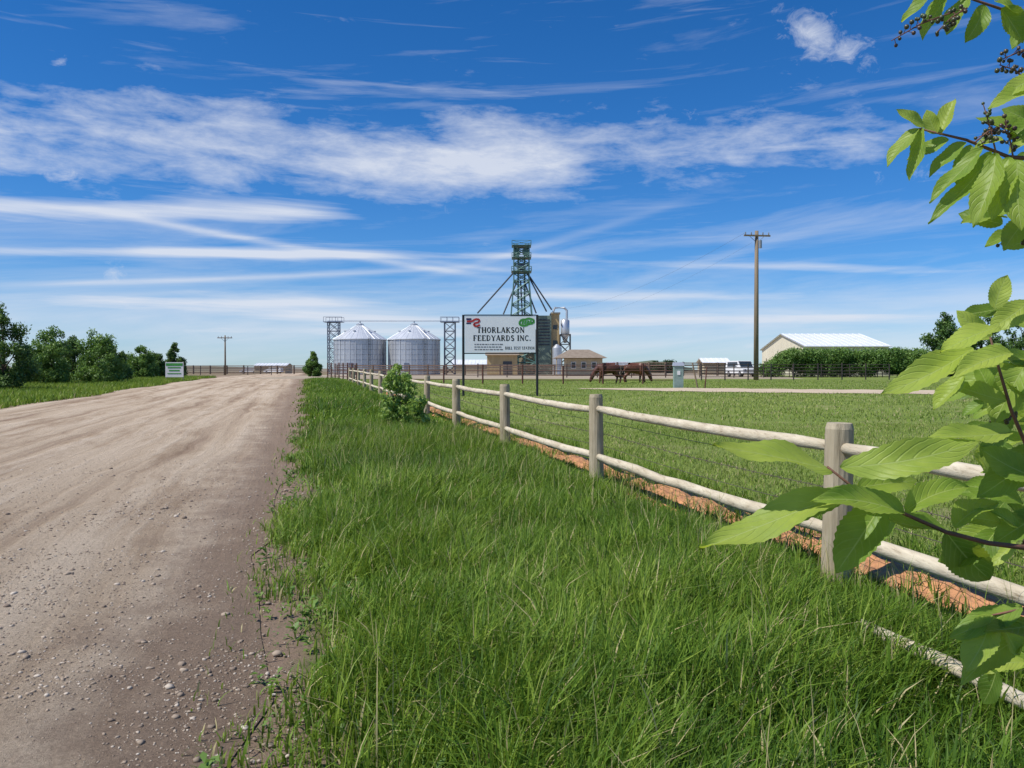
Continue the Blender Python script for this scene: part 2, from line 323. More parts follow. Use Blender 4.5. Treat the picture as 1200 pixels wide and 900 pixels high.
# ---------- grass
LAT=np.random.default_rng(99).uniform(-1,1,(256,256))
def vn(x,y):
    xi=np.floor(x).astype(int); yi=np.floor(y).astype(int); fx_=x-xi; fy_=y-yi
    fx_=fx_*fx_*(3-2*fx_); fy_=fy_*fy_*(3-2*fy_)
    a=LAT[xi%256,yi%256]; b=LAT[(xi+1)%256,yi%256]; c=LAT[xi%256,(yi+1)%256]; d=LAT[(xi+1)%256,(yi+1)%256]
    return (a*(1-fx_)+b*fx_)*(1-fy_)+(c*(1-fx_)+d*fx_)*fy_
def nz(x,y,s=1.):
    x=np.asarray(x,dtype=float); y=np.asarray(y,dtype=float)
    return .85*vn(x*s*.75+31.7*s,y*s*.75+17.3)+.45*vn(x*s*1.9+5.1,y*s*1.9+71.9*s)
def blades(name,x,y,Hh,W,lean,mat,seg=3,tint=None,wind=None,zoff=0):
    n=len(x); az=rng.uniform(0,2*np.pi,n)
    if wind is not None: az=np.where(rng.uniform(0,1,n)<.4,2.2*nz(x,y,.9)+wind+rng.normal(0,.6,n),az)
    wa=az+np.pi/2+rng.normal(0,.6,n)
    ln=lean*rng.uniform(.1,1.5,n)
    z0=g(y)+zoff; ts=np.linspace(0,1,seg+1); V=[]
    for j,t in enumerate(ts):
        off=Hh*ln*t**1.9; zz=z0+Hh*(t-.34*ln*t**2.7)-.01*(j==0)
        cx=x+np.cos(az)*off; cy=y+np.sin(az)*off
        if j<seg:
            w=W*.5*(1-.5*t**1.5)
            V.append(np.stack([cx-np.cos(wa)*w,cy-np.sin(wa)*w,zz],1)); V.append(np.stack([cx+np.cos(wa)*w,cy+np.sin(wa)*w,zz],1))
        else: V.append(np.stack([cx,cy,zz],1))
    k=2*seg+1
    A=np.stack(V,1).reshape(-1,3); b=np.arange(n)*k
    q=np.concatenate([np.stack([b+2*j,b+2*j+1,b+2*j+3,b+2*j+2],1) for j in range(seg-1)]) if seg>1 else np.zeros((0,4),int)
    t_=np.stack([b+2*seg-2,b+2*seg-1,b+2*seg],1)
    if tint is None: tint=np.clip(.45+.25*nz(x,y,.6)+rng.normal(0,.14,n),0,.9)
    me=fastmesh(name,A,q,t_,np.repeat(tint,k))
    return tag(link(name,me,mat),kind='stuff')
def sample(n,y0,y1,xa,xb,pw=1.0):
    u=rng.uniform(0,1,n); y=y0+(y1-y0)*u**pw; a=xa(y); b=xb(y); x=a+(b-a)*rng.uniform(0,1,n)
    return x,y
def verge(n,y0,y1,hm,wm,nm,seg,pw=1.0):
    x,y=sample(n,y0,y1,lambda y:redge(y)-.25,lambda y:np.minimum(fx(y)+.3,.66*y+.6),pw)
    e=x-redge(y)
    d=np.clip((e-.02+.3*nz(x,y,1.3)+.2*nz(x,y,3.9))/.7,0,1)
    keep=rng.uniform(0,1,n)<(.02+.98*d**1.1)
    x,y,d=x[keep],y[keep],d[keep]; n=len(x)
    cl=np.clip(.5+.4*nz(x,y,1.1)+.3*nz(x,y,3.7)+.3*nz(x,y,9.),0,1.4)
    k2=rng.uniform(0,1,n)<(.6+.5*cl); x,y,d,cl=x[k2],y[k2],d[k2],cl[k2]; n=len(x)
    fd=np.clip((fx(y)+.25-x)/.7,.4,1)
    h=hm*(.25+.75*d)*(.45+.65*cl)*rng.uniform(.45,1.35,n)*fd
    w=wm*rng.uniform(.45,1.7,n)
    t=np.clip(.4+.22*nz(x,y,.5)+.16*nz(x,y,4.1)+.12*(cl-.5)+.1*(1-d)+rng.normal(0,.2,n),0,.9); s=rng.uniform(0,1,n)<(.04+.06*(1-d)); t=np.where(s,1.0,t)
    return blades(nm,x,y,h,w,.7,M['grass'],seg,t,wind=.4)
tag(verge(125000,2.2,8.5,.36,.0075,'tall_grass',3,.95),'dense tall green grass on the near verge between the gravel road and the rail fence','grass',kind='stuff')
tag(verge(85000,8.5,20,.36,.0125,'tall_grass',2),'tall green grass in the middle stretch of the verge along the rail fence','grass',kind='stuff')
tag(verge(60000,20,78,.34,.03,'tall_grass',2),'far stretch of verge grass narrowing toward the end of the rail fence','grass',kind='stuff')
x,y=sample(4500,2.6,18,lambda y:redge(y)+.4,lambda y:np.minimum(fx(y)+.2,.6*y+.3),.8)
kp=nz(x,y,1.3)>-.3; x,y=x[kp],y[kp]
o=blades('seed_stalks',x,y,rng.uniform(.36,.6,len(x)),rng.uniform(.003,.0065,len(x)),.4,M['grass'],3,np.clip(rng.normal(.92,.1,len(x)),0,1))
tag(o,'thin pale seed stalks rising above the verge grass','grass')
x,y=sample(95000,4.5,22,lambda y:fx(y)+1.0+.2*np.sin(y*1.4),lambda y:.64*y+1.6,.75)
kp=rng.uniform(0,1,len(x))<np.clip(.7+.45*nz(x,y,.7)+.3*nz(x,y,2.6),.12,1); x,y=x[kp],y[kp]
t=np.clip(.5+.2*nz(x,y,.5)+rng.normal(0,.18,len(x)),0,.9); t=np.where(rng.uniform(0,1,len(x))<.08,1,t)
o=blades('lawn_grass',x,y,rng.uniform(.03,.1,len(x)),rng.uniform(.006,.013,len(x)),1.0,M['lawn'],2,t); tag(o,'shorter mown grass just behind the rail fence','grass')
x,y=sample(15000,3.5,34,lambda y:fx(y)+.1,lambda y:fx(y)+1.35,.9); kp=(nz(x,y,2.2)>.05)|(rng.uniform(0,1,len(x))<.15); x,y=x[kp],y[kp]
o=blades('grass_tufts',x,y,rng.uniform(.08,.3,len(x)),rng.uniform(.007,.016,len(x)),.7,M['grass'],2); tag(o,'sparse grass tufts growing over the rust-coloured soil bank behind the fence','grass')
x,y=sample(95000,22,75,lambda y:fx(y)+.9,lambda y:.64*y+.6,.8)
kp=rng.uniform(0,1,len(x))<np.clip(.75+.4*nz(x,y,.4),.1,1)
def onpath(x,y):
    c=np.interp(x,[4,10,16,22,34],[51,49,46.5,45,46]); return (np.abs(y-c)<3.2)&(x>5)
kp&=~onpath(x,y); x,y=x[kp],y[kp]
t=np.clip(.55+.2*nz(x,y,.15)+rng.normal(0,.15,len(x)),0,.9); t=np.where(rng.uniform(0,1,len(x))<.08,1,t)
o=blades('lawn_grass',x,y,rng.uniform(.05,.13,len(x)),rng.uniform(.02,.05,len(x)),.8,M['lawn'],1,t); tag(o,'far paddock grass around the dirt driveway','grass')
x,y=sample(60000,14,95,lambda y:np.maximum(ledge(y)-9,-.72*y),lambda y:ledge(y)+.25*np.sin(y*.35),.8)
o=blades('verge_grass',x,y,rng.uniform(.1,.4,len(x)),rng.uniform(.02,.05,len(x)),.6,M['grass'],2,np.clip(.6+.2*nz(x,y,.5)+rng.normal(0,.15,len(x)),0,1)); tag(o,'tall grass along the left edge of the gravel road below the bushes','grass')
def weeds():
    V=[];Q=[];T=[]
    n=900
    x,y=sample(n,2.8,18,lambda y:redge(y)-.1,lambda y:redge(y)+2.2,.8)
    for i in range(n):
        if nz(x[i],y[i],1.9)<-.05: continue
        nl=random.randint(6,11); s=random.uniform(.03,.085); z=gf(y[i]); tt=random.uniform(.4,.95)
        for k in range(nl):
            a=random.uniform(0,6.28); e=random.uniform(.1,1.0); d=Vector((math.cos(a)*math.cos(e),math.sin(a)*math.cos(e),math.sin(e)))
            w=Vector((-math.sin(a),math.cos(a),0))*s*.2; b=Vector((x[i],y[i],z+random.uniform(0,.1)))
            k0=len(V); V+= [b,b+d*s*.5-w,b+d*s*.5+w,b+d*s+Vector((0,0,-.02))]; Q.append((k0,k0+1,k0+3,k0+2)); T+=[tt]*4
    me=fastmesh('weeds',np.array([tuple(v) for v in V]),np.array(Q),np.zeros((0,3),int),T)
    tag(link('weeds',me,M['foliage2']),'low broad-leaved weeds along the soft edge of the road','weeds',kind='stuff')
weeds()
# ---------- gravel stones
def ico():
    p=(1+5**.5)/2; v=[(-1,p,0),(1,p,0),(-1,-p,0),(1,-p,0),(0,-1,p),(0,1,p),(0,-1,-p),(0,1,-p),(p,0,-1),(p,0,1),(-p,0,-1),(-p,0,1)]
    f=[(0,11,5),(0,5,1),(0,1,7),(0,7,10),(0,10,11),(1,5,9),(5,11,4),(11,10,2),(10,7,6),(7,1,8),(3,9,4),(3,4,2),(3,2,6),(3,6,8),(3,8,9),(4,9,5),(2,4,11),(6,2,10),(8,6,7),(9,8,1)]
    return np.array(v)/1.902,np.array(f)
def stones():
    n=85000; iv,jf=ico()
    y=2.3+(14-2.3)*rng.uniform(0,1,n)**1.6
    tt=rng.uniform(0,1,n); band=rng.uniform(0,1,n)
    t=np.where(band<.2,.0-1.2*rng.beta(1.2,1.6,n), np.where(band<.75,-1.1-2.8*rng.uniform(0,1,n),-.3-9.5*tt))
    x=t-.24*y
    keep=(x>-.66*y-.5)&(rng.uniform(0,1,n)<np.clip((.42+.7*nz(x,y,1.5))*np.clip(1.6-y/9,.12,1),.05,1)); x,y=x[keep],y[keep]; n=len(x)
    s=np.exp(rng.normal(np.log(.0037),.58,n)); s=np.clip(s,.0018,.026)*(1+y/40)
    A=iv[None]*s[:,None,None]*rng.uniform(.65,1.3,(n,12,1))*np.stack([rng.uniform(.8,1.4,n),rng.uniform(.8,1.3,n),rng.uniform(.4,.75,n)],1)[:,None,:]
    a=rng.uniform(0,6.28,n); c,sn=np.cos(a)[:,None],np.sin(a)[:,None]
    X=A[:,:,0]*c-A[:,:,1]*sn; Y_=A[:,:,0]*sn+A[:,:,1]*c
    V=np.stack([X+x[:,None],Y_+y[:,None],A[:,:,2]+(g(y)+.008+s*.15)[:,None]],2).reshape(-1,3)
    Fc=(jf[None]+(np.arange(n)*12)[:,None,None]).reshape(-1,3)
    me=fastmesh('gravel',V,np.zeros((0,4),int),Fc,np.repeat(rng.uniform(0,1,n),12))
    m,nt,b=nodes('gravel_stone'); at=N(nt,'ShaderNodeAttribute',attribute_name='tint'); r=N(nt,'ShaderNodeValToRGB'); e=r.color_ramp.elements
    e[0].color=(.2,.15,.11,1); e[1].color=(.56,.49,.4,1); q=e.new(.7); q.color=(.38,.3,.22,1)
    nt.links.new(at.outputs['Fac'],r.inputs[0]); nt.links.new(r.outputs[0],b.inputs['Base Color']); b.inputs['Roughness'].default_value=.9
    tag(link('gravel',me,m),'loose grey and tan stones scattered over the road surface','gravel',kind='stuff')
stones()
# ---------- main rail fence
def post_mesh(cx,cy,z0,z1,r,tilt):
    mb=MB(); n=18; top=[0,.3,.6,.85,.97,1]; rs=[r*1.05,r*1.02,r,r*.98,r*.97,r*.86]
    pts=[Vector((cx+tilt[0]*t,cy+tilt[1]*t,z0+(z1-z0)*t)) for t in top]
    mb.tube(pts,rs,n,jit=.025); return mb
YP=[1.2+4.9*n for n in range(0,14)]
ft=thing('rail_fence','weathered two-rail round wooden fence running from right foreground beside the gravel road','fence',(fx(6.1),6.1,gf(6.1)))
for i,yy in enumerate(YP):
    z1=gf(yy)+1.17+random.uniform(-.02,.02)
    post_mesh(fx(yy),yy,gf(yy)-.2,z1,.095+random.uniform(-.005,.007),(random.uniform(-.03,.03),random.uniform(-.03,.03))).build('post',M['postwood'],ft,smooth=False)
    if i<len(YP)-1:
        y2=YP[i+1]
        for hz,rr in ((.985,.05),(.375,.052)):
            a=Vector((fx(yy)+random.uniform(-.01,.01),yy,gf(yy)+hz+random.uniform(-.02,.02))); b=Vector((fx(y2),y2,gf(y2)+hz+random.uniform(-.02,.02)))
            pts=[a.lerp(b,t)+Vector((0,0,-.025*math.sin(math.pi*t)))+Vector((random.uniform(-.009,.009),0,random.uniform(-.007,.007))) for t in (0,.1,.25,.4,.5,.6,.75,.9,1)]
            MB().tube(pts,[rr*.75]+[rr*random.uniform(.9,1.07) for _ in range(7)]+[rr*.75],12,jit=.02).build('rail',M['railwood'],ft,smooth=True)
for hz in (.82,.66,.5):
    mb=MB(); pts=[]
    for i in range(len(YP)-1):
        for t in (0,.25,.5,.75):
            yy=YP[i]+4.9*t; pts.append(Vector((fx(yy)+.13,yy,gf(yy)+hz-.04*math.sin(math.pi*t)*(1.3-hz))))
    mb.tube(pts,.003,5)
    yy=2.0
    while yy<26 and hz==.66:
        p=Vector((fx(yy)+.13,yy,gf(yy)+hz-.04*math.sin(math.pi*(((yy-1.2)/4.9)%1))*(1.3-hz)))
        mb.tube([p+Vector((-.012,0,-.015)),p+Vector((.012,0,.015))],.002,4); mb.tube([p+Vector((-.012,.01,.015)),p+Vector((.012,-.01,-.015))],.002,4); yy+=.14
    mb.build('barbed_wire',M['wire'],ft)
a=Vector((1.83,4.5,.27)); b=Vector((2.2,3.45,.2))
o=MB().tube([a,a.lerp(b,.5)+Vector((0,0,.01)),b],[.03,.036,.033],12).build('fallen_rail',M['railwood'],None,a,True); tag(o,'bleached loose rail lying low in the tall grass at bottom right','rail')
def bank():
    V=[];Q=[];ys=np.arange(2,42,.06); nc=16
    for y in ys:
        c=fx(y)+.6+.07*math.sin(y*1.3); wv=.45+.12*math.sin(y*.8)+.07*math.sin(y*3.3); hh=.085+.03*math.sin(y*2.1)+.025*math.sin(y*5.7)
        for k in range(nc+1):
            s_=k/nc*2-1; ed=(1-s_*s_)
            V.append((c+s_*wv+random.uniform(-.012,.012),y,gf(y)+.004+ed**1.4*hh+ed*random.uniform(-.014,.02)-(.03 if abs(s_)==1 else 0)))
    for i in range(len(ys)-1):
        for k in range(nc): q=i*(nc+1)+k; Q.append((q,q+1,q+nc+2,q+nc+1))
    me=bpy.data.meshes.new('soil_bank'); me.from_pydata(V,[],Q); tag(link('soil_bank',me,M['rustsoil']),kind='structure')
bank()
# ---------- stroke lettering with serifs
T_=.23;S_=.07
def arc(cx,cy,rx,ry,a0,a1,n=10): return [(cx+rx*math.cos(R(a0+(a1-a0)*i/n)),cy+ry*math.sin(R(a0+(a1-a0)*i/n))) for i in range(n+1)]
def ser(x,y,w=.2): return ([(x-w,y),(x+w,y)],S_)
G={
'T':(.95,[([(.47,0),(.47,1)],T_),([(.02,.95),(.92,.95)],.1),([(.05,.95),(.05,.76)],.07),([(.89,.95),(.89,.76)],.07),ser(.47,.04)]),
'H':(1.08,[([(.22,0),(.22,1)],T_),([(.86,0),(.86,1)],T_),([(.2,.5),(.86,.5)],.09)]+[ser(a,b,.18) for a in(.22,.86) for b in(.04,.96)]),
'O':(1.02,[(arc(.5,.5,.37,.44,0,360,20),.15),(arc(.2,.5,.04,.24,90,270,6),.1),(arc(.8,.5,.04,.24,90,-90,6),.1)]),
'R':(1.02,[([(.22,0),(.22,1)],T_),([(.2,.95),(.52,.95)]+arc(.52,.74,.22,.21,90,-90)+[(.2,.53)],.12),([(.45,.52),(.88,.0)],.2),ser(.22,.04),ser(.2,.96,.16)]),
'L':(.88,[([(.22,0),(.22,1)],T_),([(.1,.05),(.82,.05)],.1),([(.8,.05),(.8,.26)],.07),ser(.22,.96)]),
'A':(1.04,[([(.12,.04),(.5,1)],.09),([(.5,1),(.88,.04)],T_),([(.25,.33),(.72,.33)],.09),ser(.12,.04,.13),ser(.88,.04,.16)]),
'K':(1.06,[([(.22,0),(.22,1)],T_),([(.2,.42),(.82,.97)],.1),([(.42,.55),(.88,0)],.2),ser(.22,.04,.18),ser(.22,.96,.18),ser(.84,.96,.13),ser(.88,.04,.14)]),
'S':(.8,[(arc(.4,.73,.25,.22,30,270)+arc(.4,.27,.28,.22,90,-150),.18)]),
'N':(1.04,[([(.18,0),(.18,1)],.1),([(.86,0),(.86,1)],.1),([(.18,.96),(.86,.04)],T_),ser(.18,.04,.15),ser(.16,.96,.13),ser(.86,.96,.15)]),
'F':(.88,[([(.22,0),(.22,1)],T_),([(.1,.95),(.82,.95)],.1),([(.8,.95),(.8,.74)],.07),([(.2,.52),(.6,.52)],.09),ser(.22,.04)]),
'E':(.92,[([(.22,0),(.22,1)],T_),([(.08,.95),(.82,.95)],.1),([(.8,.95),(.8,.76)],.07),([(.2,.52),(.62,.52)],.09),([(.08,.05),(.85,.05)],.1),([(.83,.05),(.83,.26)],.07)]),
'D':(1.04,[([(.22,0),(.22,1)],T_),([(.08,.95),(.44,.95)]+arc(.44,.5,.4,.45,90,-90,12)+[(.08,.05)],.12),(arc(.8,.5,.03,.25,90,-90,5),.12)]),
'Y':(1.0,[([(.14,.97),(.5,.45)],.2),([(.5,.45),(.86,.97)],.09),([(.5,0),(.5,.5)],T_),ser(.5,.04),ser(.14,.96,.14),ser(.88,.96,.12)]),
'I':(.54,[([(.27,0),(.27,1)],T_),ser(.27,.04),ser(.27,.96)]),
'C':(.92,[(arc(.5,.5,.37,.44,45,315,16),.15),(arc(.2,.5,.05,.26,90,270,6),.1),([(.78,.95),(.78,.74)],.07)]),
'B':(.92,[([(.22,0),(.22,1)],T_),([(.1,.95),(.45,.95)]+arc(.45,.74,.22,.21,90,-90)+[(.2,.53)],.14),([(.2,.53),(.5,.53)]+arc(.5,.29,.25,.24,90,-90)+[(.1,.05)],.14)]),
'U':(1.02,[([(.22,1),(.22,.3)]+arc(.52,.3,.3,.25,180,360)+[(.82,1)],.18),ser(.22,.96,.17),ser(.82,.96,.13)]),
'.':(.4,[([(.12,.1),(.32,.1)],.2)]),' ':(.45,[])}
def text(mb,s,x0,x1,z,h,y):
    tot=sum(G[c][0]+.08 for c in s); k=(x1-x0)/tot; x=x0
    for c in s:
        w,st=G[c]
        for pl,th in st:
            for i in range(len(pl)-1):
                a=Vector((x+pl[i][0]*k,y,z+pl[i][1]*h)); b=Vector((x+pl[i+1][0]*k,y,z+pl[i+1][1]*h)); d=b-a
                if d.length<1e-6: continue
                n=Vector((-d.z,0,d.x)).normalized()*th*.5*min(h,k*1.2); d=d.normalized()*th*.08*min(h,k*1.2)
                mb.add([a-n-d,b-n+d,b+n+d,a+n-d],[(0,1,2,3)])
        x+=(w+.08)*k
Y0=40.; s=Y0/F
def sx(u): return (u-600)*s
def sz(v): return H-(v-HV)*s
zb=gf(Y0)
t=thing('company_sign','large white two-post sign with black feedyard company lettering standing behind the rail fence','sign',(sx(586),Y0,zb))
bd=MB().b2(sx(545),sx(627.5),Y0-.03,Y0+.03,sz(413),sz(370.5)).build('board',M['signwhite'],t)
x0,x1,z0,z1=sx(544.6),sx(628),sz(413.5),sz(370)
MB().b2(x0-.02,x1+.02,Y0-.04,Y0+.04,z1,z1+.05).build('frame_bar',M['black'],t); MB().b2(x0-.02,x1+.02,Y0-.04,Y0+.04,z0-.05,z0).build('frame_bar',M['black'],t)
for u in (543,629.5):
    MB().tube([(sx(u),Y0,zb-.3),(sx(u),Y0,sz(369))],.06,10).build('post',M['black'],t)
yt=Y0-.036
for txt,ua,ub,vv,hh in (('THORLAKSON',559,615,390.0,6.4),('FEEDYARDS INC.',554.5,622.5,399.4,6.4),('BULL TEST STATION',592,626.5,409.6,3.4)):
    mb=MB(); text(mb,txt,sx(ua),sx(ub),sz(vv),hh*s,yt); mb.build('lettering',M['black'],bd)
random.seed(3)
gp=pm('grey_print',(.2,.2,.23),None,5,.6)
for v,a,b in ((403.6,556,590),(406.6,556,586),(409.6,556,588)):
    u=a; mb=MB()
    while u<b:
        w=random.uniform(1.0,4.0); mb.add([(sx(u),yt,sz(v+.6)),(sx(u+w),yt,sz(v+.6)),(sx(u+w),yt,sz(v-.6)),(sx(u),yt,sz(v-.6))],[(0,1,2,3)]); u+=w+.8
    mb.build('small_print',gp,bd)
def quad(mb,u0,v0,u1,v1,dy=0): mb.add([(sx(u0),yt-dy,sz(v1)),(sx(u1),yt-dy,sz(v1)),(sx(u1),yt-dy,sz(v0)),(sx(u0),yt-dy,sz(v0))],[(0,1,2,3)])
MB_=MB(); quad(MB_,546.5,373,552.5,375.2); MB_.build('dark_bar',M['blue'],bd)
MB_=MB(); quad(MB_,546.5,378.2,552,379.8); MB_.build('dark_bar',M['blue'],bd)
def ribbon(mb,pts,w):
    for i in range(len(pts)-1):
        d=pts[i+1]-pts[i]; n=Vector((-d.z,0,d.x)).normalized()*w; mb.add([pts[i]-n,pts[i+1]-n,pts[i+1]+n,pts[i]+n],[(0,1,2,3)])
mb=MB(); ribbon(mb,[Vector((sx(u),yt-.004,sz(v))) for u,v in ((547,376.7),(553.5,376.7),(556,374.6),(559.5,373.9),(562,375.2),(561.5,377.4),(558.5,378.3),(555.5,379.2),(555.5,381.6),(558.5,382.6),(562.5,380.8))],.045)
mb.build('red_emblem',M['red'],bd)
mb=MB()
ribbon(mb,[Vector((sx(u),yt,sz(v))) for u,v in ((608.5,379.6),(609.5,376.3),(612,374.5),(616,374.6),(619,373.2),(624,374.3),(626,376.3),(624.4,379),(620,379.6),(616,381.8),(611,381.6),(608.5,379.6))],.05)
for u in (612,615,618,621): ribbon(mb,[Vector((sx(u),yt-.004,sz(380))),Vector((sx(u+1.2),yt-.004,sz(375.5)))],.045)
mb.build('green_emblem',M['green'],bd)
# ---------- grain bins
def bin_(X,Y,label):
    r=5.35; z0=gf(Y); z1=8.2; zp=11.2
    t=thing('grain_bin',label,'grain bin',(X,Y,z0),'corrugated grain bins')
    mb=MB(); n=64; V=[];Q=[]; rings=90
    for i in range(rings+1):
        z=z0+(z1-z0)*i/rings; rr=r+(.035 if i%2 else -.035)
        for k in range(n): a=2*math.pi*k/n; V.append((X+rr*math.cos(a),Y+rr*math.sin(a),z))
    for i in range(rings):
        for k in range(n): Q.append((i*n+k,i*n+(k+1)%n,(i+1)*n+(k+1)%n,(i+1)*n+k))
    mb.add(V,Q).build('wall',M['galv'],t,smooth=True)
    mb=MB()
    for k in range(28):
        a=2*math.pi*k/28; mb.box((X+(r+.07)*math.cos(a),Y+(r+.07)*math.sin(a),(z0+z1)/2),(.08,.1,z1-z0),a)
    mb.build('stiffeners',M['galv_roof'],t)
    mb=MB()
    for i in range(7): 
        zz=z0+.9+i*1.05; mb.tube([(X+(r+.05)*math.cos(2*math.pi*k/48),Y+(r+.05)*math.sin(2*math.pi*k/48),zz) for k in range(49)],.025,5,cap=False)
    mb.build('band_rings',M['bsteel'],t)
    mb=MB(); mb.tube([(X,Y,z1-.12),(X,Y,z1+.02),(X,Y,zp)],[r+.25,r+.25,.7],64,cap=False)
    rf=mb.build('roof',M['galv_roof'],t)
    mb=MB()
    for k in range(28):
        a=2*math.pi*k/28+.05; c,s_=math.cos(a),math.sin(a)
        mb.tube([(X+(r+.25)*c,Y+(r+.25)*s_,z1+.03),(X+.7*c,Y+.7*s_,zp+.02)],.035,4)
    mb.build('roof_ribs',M['galv_roof'],rf)
    MB().tube([(X,Y,zp-.1),(X,Y,zp+.25),(X,Y,zp+.45)],[.8,.8,.3],20).build('cap',M['galv'],rf)
    for k in range(6):
        mb=MB(); a=2*math.pi*k/6+.3; q=Vector((X+3.1*math.cos(a),Y+3.1*math.sin(a),z1+(zp-z1)*.45)); mb.tube([q,q+Vector((0,0,.4)),q+Vector((0,0,.5))],[.18,.18,.3],10); mb.build('vent',M['galv'],rf)
    mb=MB(); a=R(-60); c,s_=math.cos(a),math.sin(a); tn=Vector((-s_,c,0))*.25; q=Vector((X+(r+.25)*c,Y+(r+.25)*s_,0))
    for sg in(-1,1): mb.tube([q+tn*sg+Vector((0,0,z0)),q+tn*sg+Vector((0,0,z1+.4))],.03,5)
    for i in range(24): zz=z0+.3+i*.32; mb.tube([q-tn+Vector((0,0,zz)),q+tn+Vector((0,0,zz))],.02,4)
    mb.build('ladder',M['dsteel'],t)
    a=R(-100); mb=MB(); mb.box((X+(r+.08)*math.cos(a),Y+(r+.08)*math.sin(a),z0+1.4),(.12,1,1.9),a); mb.build('door',M['bsteel'],t)
bin_(-31.8,180,'left corrugated steel grain bin with cone roof'); bin_(-20.5,180,'right corrugated steel grain bin with cone roof nearer the company sign')
def lattice(mb,cx,cy,w,z0,z1,n,r,w1=None):
    w1=w1 or w
    def c(i,k):
        t=i/n; ww=w+(w1-w)*t; sg=((-1,-1),(1,-1),(1,1),(-1,1))[k%4]; return Vector((cx+sg[0]*ww/2,cy+sg[1]*ww/2,z0+(z1-z0)*t))
    for k in range(4):
        mb.tube([c(0,k),c(n,k)],r*1.5,5)
        for i in range(n):
            mb.tube([c(i,k),c(i+1,k+1)],r,4); mb.tube([c(i+1,k),c(i,k+1)],r,4)
        for i in range(n+1): mb.tube([c(i,k),c(i,k+1)],r,4)
cz=12.0
t=thing('overhead_conveyor','slim horizontal conveyor over the two grain bins carried on two lattice towers','conveyor',(-19,180,gf(180)))
MB().b2(-38.6,1.5,179.9,180.1,cz+.02,cz+.17).build('trough',M['galv'],t)
for X in(-37.3,-13.0):
    mb=MB(); lattice(mb,X,180,2.2,gf(180),cz-.2,6,.06,2.2); mb.build('support_tower',M['bsteel'],t)
    mb=MB(); mb.box((X,180,cz-.12),(3.9,2.6,.1)); 
    for dx in(-1.9,-.6,.6,1.9):
        for dy in(-1.2,1.2): mb.tube([(X+dx,180+dy,cz-.1),(X+dx,180+dy,cz+.9)],.04,4)
    for dy in(-1.2,1.2): mb.tube([(X-1.9,180+dy,cz+.9),(X+1.9,180+dy,cz+.9)],.04,4)
    mb.build('platform',M['bsteel'],t)
for X in(-31.8,-20.5): MB().tube([(X,180,cz+.1),(X,180,11.4)],.15,8).build('drop_spout',M['galv'],t)
# elevator tower
TY=187.; ts_=TY/F
tx=lambda u:(u-600)*ts_; tz=lambda v:H-(v-HV)*ts_
t=thing('elevator_tower','tall green steel lattice grain elevator tower with slanting spouts','tower',(tx(611),TY,gf(TY)))
mb=MB(); lattice(mb,tx(611),TY,6.6,gf(TY),tz(330),8,.1,3.3); lattice(mb,tx(611),TY,3.3,tz(330),tz(290),4,.095,3.3); mb.build('lattice',M['tsteel'],t)
for dx in(-.7,.7): 
    MB().b2(tx(611)+dx-.19,tx(611)+dx+.19,TY-.3,TY+.3,gf(TY),tz(295)).build('elevator_leg',M['tsteel'],t)
for v,w in((289,4.1),(303,4.1),(319,4.3)):
    mb=MB(); mb.box((tx(611),TY,tz(v)),(w,w,.14)); lattice(mb,tx(611),TY,w,tz(v),tz(v)+1.0,1,.045); mb.build('platform',M['tsteel'],t)
for dx in(-1.0,.9): MB().tube([(tx(611)+dx,TY-.6,tz(295)),(tx(611)+dx,TY+.6,tz(295))],.65,14).build('head_pulley',M['tsteel'],t)
MB().box((tx(611),TY,tz(313)),(1.8,1.8,1.3)).build('distributor',M['bsteel'],t)
for (u0,v0,u1,v1) in ((604,318,560,368),(606,330,590,369),(616,318,646,364),(618,322,640,366),(614,330,628,368),(610,330,612,372)):
    MB().tube([(tx(u0),TY-1,tz(v0)),(tx(u1),TY-2.2,tz(v1))],.16,8).build('spout',M['dsteel'],t)
# mill building
t=thing('feed_mill','tall tan and grey-green feed mill with silver cyclone beside the elevator tower','building',(tx(640),TY+4,gf(TY)))
zg=gf(TY)
MB().b2(tx(646),tx(655.5),TY,TY+7,zg,tz(368)).build('wall',M['tan'],t)
MB().b2(tx(629),tx(646)-.01,TY-.5,TY+6,zg,tz(370)).build('louvred_wall',M['ggreen'],t)
for i in range(9): MB().b2(tx(631),tx(644),TY-.62,TY-.503,tz(376+i*3.6),tz(374.4+i*3.6)).build('louvre',M['dsteel'],t)
MB().b2(tx(645.5),tx(656.5),TY-.3,TY+7.3,tz(368)+.003,tz(366.2)).build('roof',M['tan2'],t)
MB().b2(tx(604),tx(629)-.01,TY+4,TY+7,zg,tz(385)).build('annex',M['tan2'],t)
for (u0,v0,u1,v1) in ((648,405,653,399),(648,386,653,381)): MB().b2(tx(u0),tx(u1),TY-.06,TY-.003,tz(v0),tz(v1)).build('window',M['glass'],t)
mb=MB(); mb.tube([(tx(662),TY-.5,tz(402)),(tx(662),TY-.5,tz(390)),(tx(662),TY-.5,tz(376)),(tx(662),TY-.5,tz(374))],[.3,.95,.95,.5],16); mb.build('cyclone',M['galv'],t,smooth=True)
mb=MB(); mb.tube([(tx(664),TY-.5,tz(374)),(tx(664),TY-.5,tz(364)),(tx(661),TY-.5,tz(361)),(tx(650),TY-.5,tz(361)),(tx(648),TY-.5,tz(366))],.25,8); mb.build('duct',M['galv'],t)
mb=MB(); lattice(mb,tx(662),TY-.5,2.2,zg,tz(392),4,.07); mb.build('cyclone_frame',M['dsteel'],t)
MB().tube([(tx(652),TY-3,zg),(tx(652),TY-3,tz(408)),(tx(652),TY-3,tz(404))],[1.0,1.0,.3],16).build('hopper',M['galv'],t)
t=thing('mill_annex','low tan building at the foot of the mill behind the company sign','building',(tx(582),TY-6,zg))
